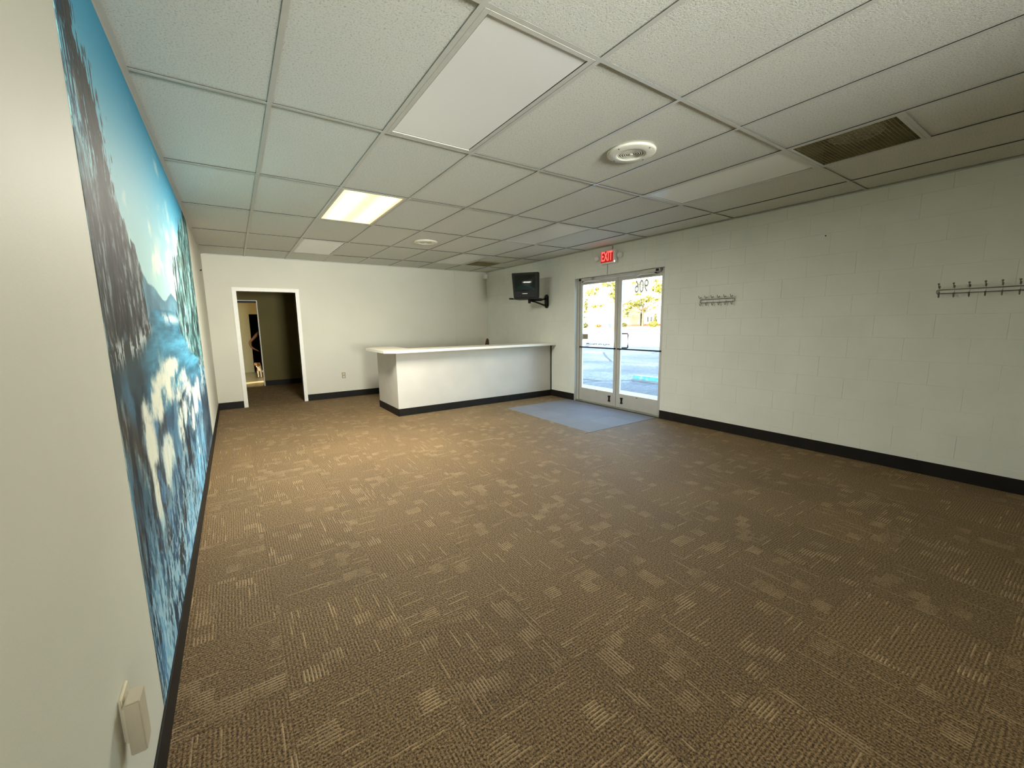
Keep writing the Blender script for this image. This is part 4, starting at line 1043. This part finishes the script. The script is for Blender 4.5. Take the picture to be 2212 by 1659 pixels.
BARK = plain('bark', (0.16, 0.11, 0.07), 0.9, noise=0.3, nscale=3)
def leafm(name, c1, c2):
    k = NT(name); f = k.noise(0.6, 3, k.geo())
    k.l(k.ramp(f, [(0.35, c1), (0.65, c2)]), k.p.inputs['Base Color'])
    k.p.inputs['Roughness'].default_value = 0.6
    return k.m
LEAFY = leafm('yellow_green_leaves', (0.075, 0.08, 0.008), (0.15, 0.14, 0.012))
LEAFG = leafm('green_leaves', (0.06, 0.16, 0.02), (0.12, 0.24, 0.03))
LEAFD = leafm('olive_leaves', (0.045, 0.048, 0.014), (0.09, 0.085, 0.02))
LEAFO = leafm('orange_leaves', (0.24, 0.07, 0.02), (0.30, 0.11, 0.035))
def leaves(name, mat, parent, blobs, n, size, seed, spread=0.0):
    r = np.random.default_rng(seed)
    wts = np.array([b[3] * b[4] * b[5] for b in blobs]) ** 0.7; wts /= wts.sum()
    idx = r.choice(len(blobs), n, p=wts)
    B = np.array(blobs)[idx]
    d = r.normal(size=(n, 3)); d /= np.linalg.norm(d, axis=1, keepdims=True)
    c = B[:, :3] + d * B[:, 3:6] * (np.abs(r.normal(size=(n, 1))) * spread if spread else r.random((n, 1)) ** 0.45)
    c[:, 2] = np.maximum(c[:, 2], B[:, 2] - B[:, 5] * 1.6)
    a = r.normal(size=(n, 3)); a /= np.linalg.norm(a, axis=1, keepdims=True)
    b = np.cross(a, r.normal(size=(n, 3))); b /= np.linalg.norm(b, axis=1, keepdims=True)
    s = size * (0.6 + 0.8 * r.random((n, 1)))
    q = np.stack([c - a * s, c + b * s * 0.55, c + a * s, c - b * s * 0.55], 1).reshape(-1, 3)
    o = MB(); o.v = [tuple(x) for x in q]; o.f = [(4 * i, 4 * i + 1, 4 * i + 2, 4 * i + 3) for i in range(n)]; o.mi = [0] * n
    ob = o.build(name, mat, parent); ob['kind'] = 'stuff'
    return ob
def tree(name, label, base_, trunk_r, h, branches, blobs, mat, n, size, seed, group=None):
    t = thing(name, label, 'tree', base_, group=group)
    x, y, z = base_
    tops = [(x, y, z - 0.3), (x + 0.3, y, z + h * 0.3), (x - 0.2, y + 0.3, z + h * 0.6), (x, y, z + h)]
    MB().tube(tops, [trunk_r * 1.25, trunk_r, trunk_r * 0.8, trunk_r * 0.45], 10).build('trunk', BARK, t, smooth=True)
    for (dx, dy, dz, s) in branches:
        MB().tube([(x, y, z + h * s), (x + dx * 0.5, y + dy * 0.5, z + h * s + dz * 0.6), (x + dx, y + dy, z + h * s + dz)], [trunk_r * 0.5, trunk_r * 0.32, trunk_r * 0.12], 8).build('branch', BARK, t, smooth=True)
    leaves('foliage', mat, t, blobs, n, size, seed, 0.85)
    return t
def cl(cx_, cy_, cz_, spread, nb, rr, seed, flat=0.6):
    r = np.random.default_rng(seed)
    return [(cx_ + r.normal() * spread, cy_ + r.normal() * spread, cz_ + r.normal() * spread * flat, rr * r.uniform(.6, 1.3), rr * r.uniform(.6, 1.3), rr * r.uniform(.4, .8)) for _ in range(nb)]
tree('street_tree', 'tall yellow-green tree whose crown spreads over both glass leaves', (194, 169, 0.1), 1.0, 26, [(-9, 8, 5, .6), (9, -9, 5, .62), (4, 8, 8, .7), (-6, -8, 7, .7)],
     cl(190, 172, 26, 8.5, 30, 3.0, 3), LEAFY, 5200, 0.5, 11, 'trees across the street')
tree('street_tree', 'slim young tree with a green tuft at the left of the glass doors', (216, 215.5, 1.2), 0.4, 15, [(-2, 2, 3, .6), (2, -2, 3, .6)],
     cl(217, 217, 15, 2.0, 12, 2.0, 5, 2.0), LEAFD, 1300, 0.5, 12, 'trees across the street')
tree('street_tree', 'broad yellow-green tree in front of the beige house', (242, 185.5, 1.2), 0.75, 22, [(-8, 6, 4, .5), (8, -6, 5, .55), (-5, -5, 8, .6), (6, 5, 9, .6), (12, -9, 9, .5)],
     cl(240, 191, 17, 6, 16, 2.8, 21) + cl(250, 181, 26, 8.5, 26, 3.2, 8), LEAFY, 6200, 0.58, 13, 'trees across the street')
gt = thing('shrub', 'bright green tuft of leaves above the slim young tree', 'shrub', (219.5, 216.5, 22))
D.objects.remove(gt)
def shrub(label, c, blobs, mat, n, size, seed):
    t = thing('shrub', label, 'shrub', c)
    leaves('foliage', mat, t, blobs, n, size, seed)
    MB().tube([(c[0], c[1], c[2] - 0.2), (c[0], c[1], c[2] + 1.2)], 0.12, 6).build('stem', BARK, t)
shrub('rounded olive hedge under the slim young tree', (213, 214, 1.1), [(213, 214, 2.6, 3.0, 3.0, 2.0)], LEAFD, 700, 0.45, 31)
shrub('low orange bush on the lawn', (223.5, 210.5, 1.1), [(223.5, 210.5, 2.2, 2.6, 2.6, 1.1)], LEAFO, 500, 0.4, 32)
shrub('dark low hedge at the left foot of the beige house', (231, 193, 1.3), [(231, 193, 2.6, 2.2, 2.2, 1.6)], LEAFD, 500, 0.4, 33)
shrub('bright yellow-green bush beside the house steps', (232, 169, 1.3), [(232, 169, 3.0, 3.4, 3.4, 1.8)], LEAFY, 800, 0.45, 34)
shrub('upright dark conifer between the white windows and the bush', (246, 178, 1.4), [(246, 178, 4, 1.3, 1.3, 3.2), (246, 178, 8, .8, .8, 2.4)], LEAFD, 600, 0.4, 35)

mbx = thing('mailbox', 'blue and white street collection box across the lot', 'mailbox', (126.5, 111, -0.6))
MBB = plain('mailbox_blue', (0.05, 0.11, 0.28), 0.4); MBW = plain('mailbox_white', (0.75, 0.75, 0.75), 0.4)
box(125.6, 127.4, 110.1, 111.9, 0.1, 2.2).build('lower_body', MBW, mbx, bevel=0.05)
MB().prism([(110.1, 2.2), (111.9, 2.2), (111.9, 3.3), (111.6, 3.8), (111.0, 4.0), (110.4, 3.8), (110.1, 3.3)], 125.6, 127.4, 'x').build('hood', MBB, mbx, bevel=0.04)
box(125.7, 127.3, 110.2, 111.8, -0.2, 0.1).build('base_band', MBB, mbx)
for a in (125.75, 127.15):
    for b in (110.25, 111.65): box(a, a + 0.12, b, b + 0.12, -0.6, -0.2).build('leg', BLACKM, mbx)

SIDING = plain('beige_siding', (0.13, 0.112, 0.085), 0.8, noise=0.05, nscale=1); ROOFM = plain('grey_roof', (0.17, 0.16, 0.15), 0.85, noise=0.2, nscale=2); BRICKM = plain('red_brick_foot', (0.13, 0.045, 0.03), 0.85, noise=0.2, nscale=4)
WIN = plain('dark_window_glass', (0.05, 0.06, 0.08), 0.1)
def house(label, c, rz, w, d, h, wall, wins):
    t = thing('house', label, 'house', c, rz=rz)
    MB().box(-w / 2, w / 2, 0, d, 1.6, h).prism([(-w / 2, h), (w / 2, h), (0, h + w * 0.28)], 0, d, 'y').build('wall', wall, t, True)
    box(-w / 2 - 0.1, w / 2 + 0.1, -0.1, d, -0.5, 1.6).build('brick_foot', BRICKM, t, True)
    MB().prism([(-w / 2 - 1.2, h - 0.6), (0, h + w * 0.28), (w / 2 + 1.2, h - 0.6), (w / 2 + 1.2, h - 0.1), (0, h + w * 0.28 + 0.6), (-w / 2 - 1.2, h - 0.1)], -1, d + 1, 'y').build('roof', ROOFM, t, True)
    for (x, z, ww, hh) in wins:
        f = MB().box(x - ww / 2 - 0.35, x + ww / 2 + 0.35, -0.22, -0.01, z - 0.35, z).box(x - ww / 2 - 0.35, x + ww / 2 + 0.35, -0.22, -0.01, z + hh, z + hh + 0.35) \
            .box(x - ww / 2 - 0.35, x - ww / 2, -0.22, -0.01, z, z + hh).box(x + ww / 2, x + ww / 2 + 0.35, -0.22, -0.01, z, z + hh).build('window', TRIMW, t, True)
        p = box(x - ww / 2, x + ww / 2, -0.10, -0.02, z, z + hh).build('pane', WIN, t, True)
    return t
hz = math.atan2(-7.3, 10.7)
house('beige sided house with a small window behind the broad tree', (256, 208, 1.0), hz, 15, 26, 16, SIDING, [(-2.0, 7.2, 2.4, 4.0)])
house('white house wing with paired blue windows right of the beige house', (278, 200, 1.2), hz, 22, 26, 10, plain('white_siding', (0.30, 0.30, 0.29), 0.7), [(-7.5, 3.2, 1.6, 4.0), (-4.8, 3.2, 1.6, 4.0), (4, 3.2, 2.4, 4.0)])
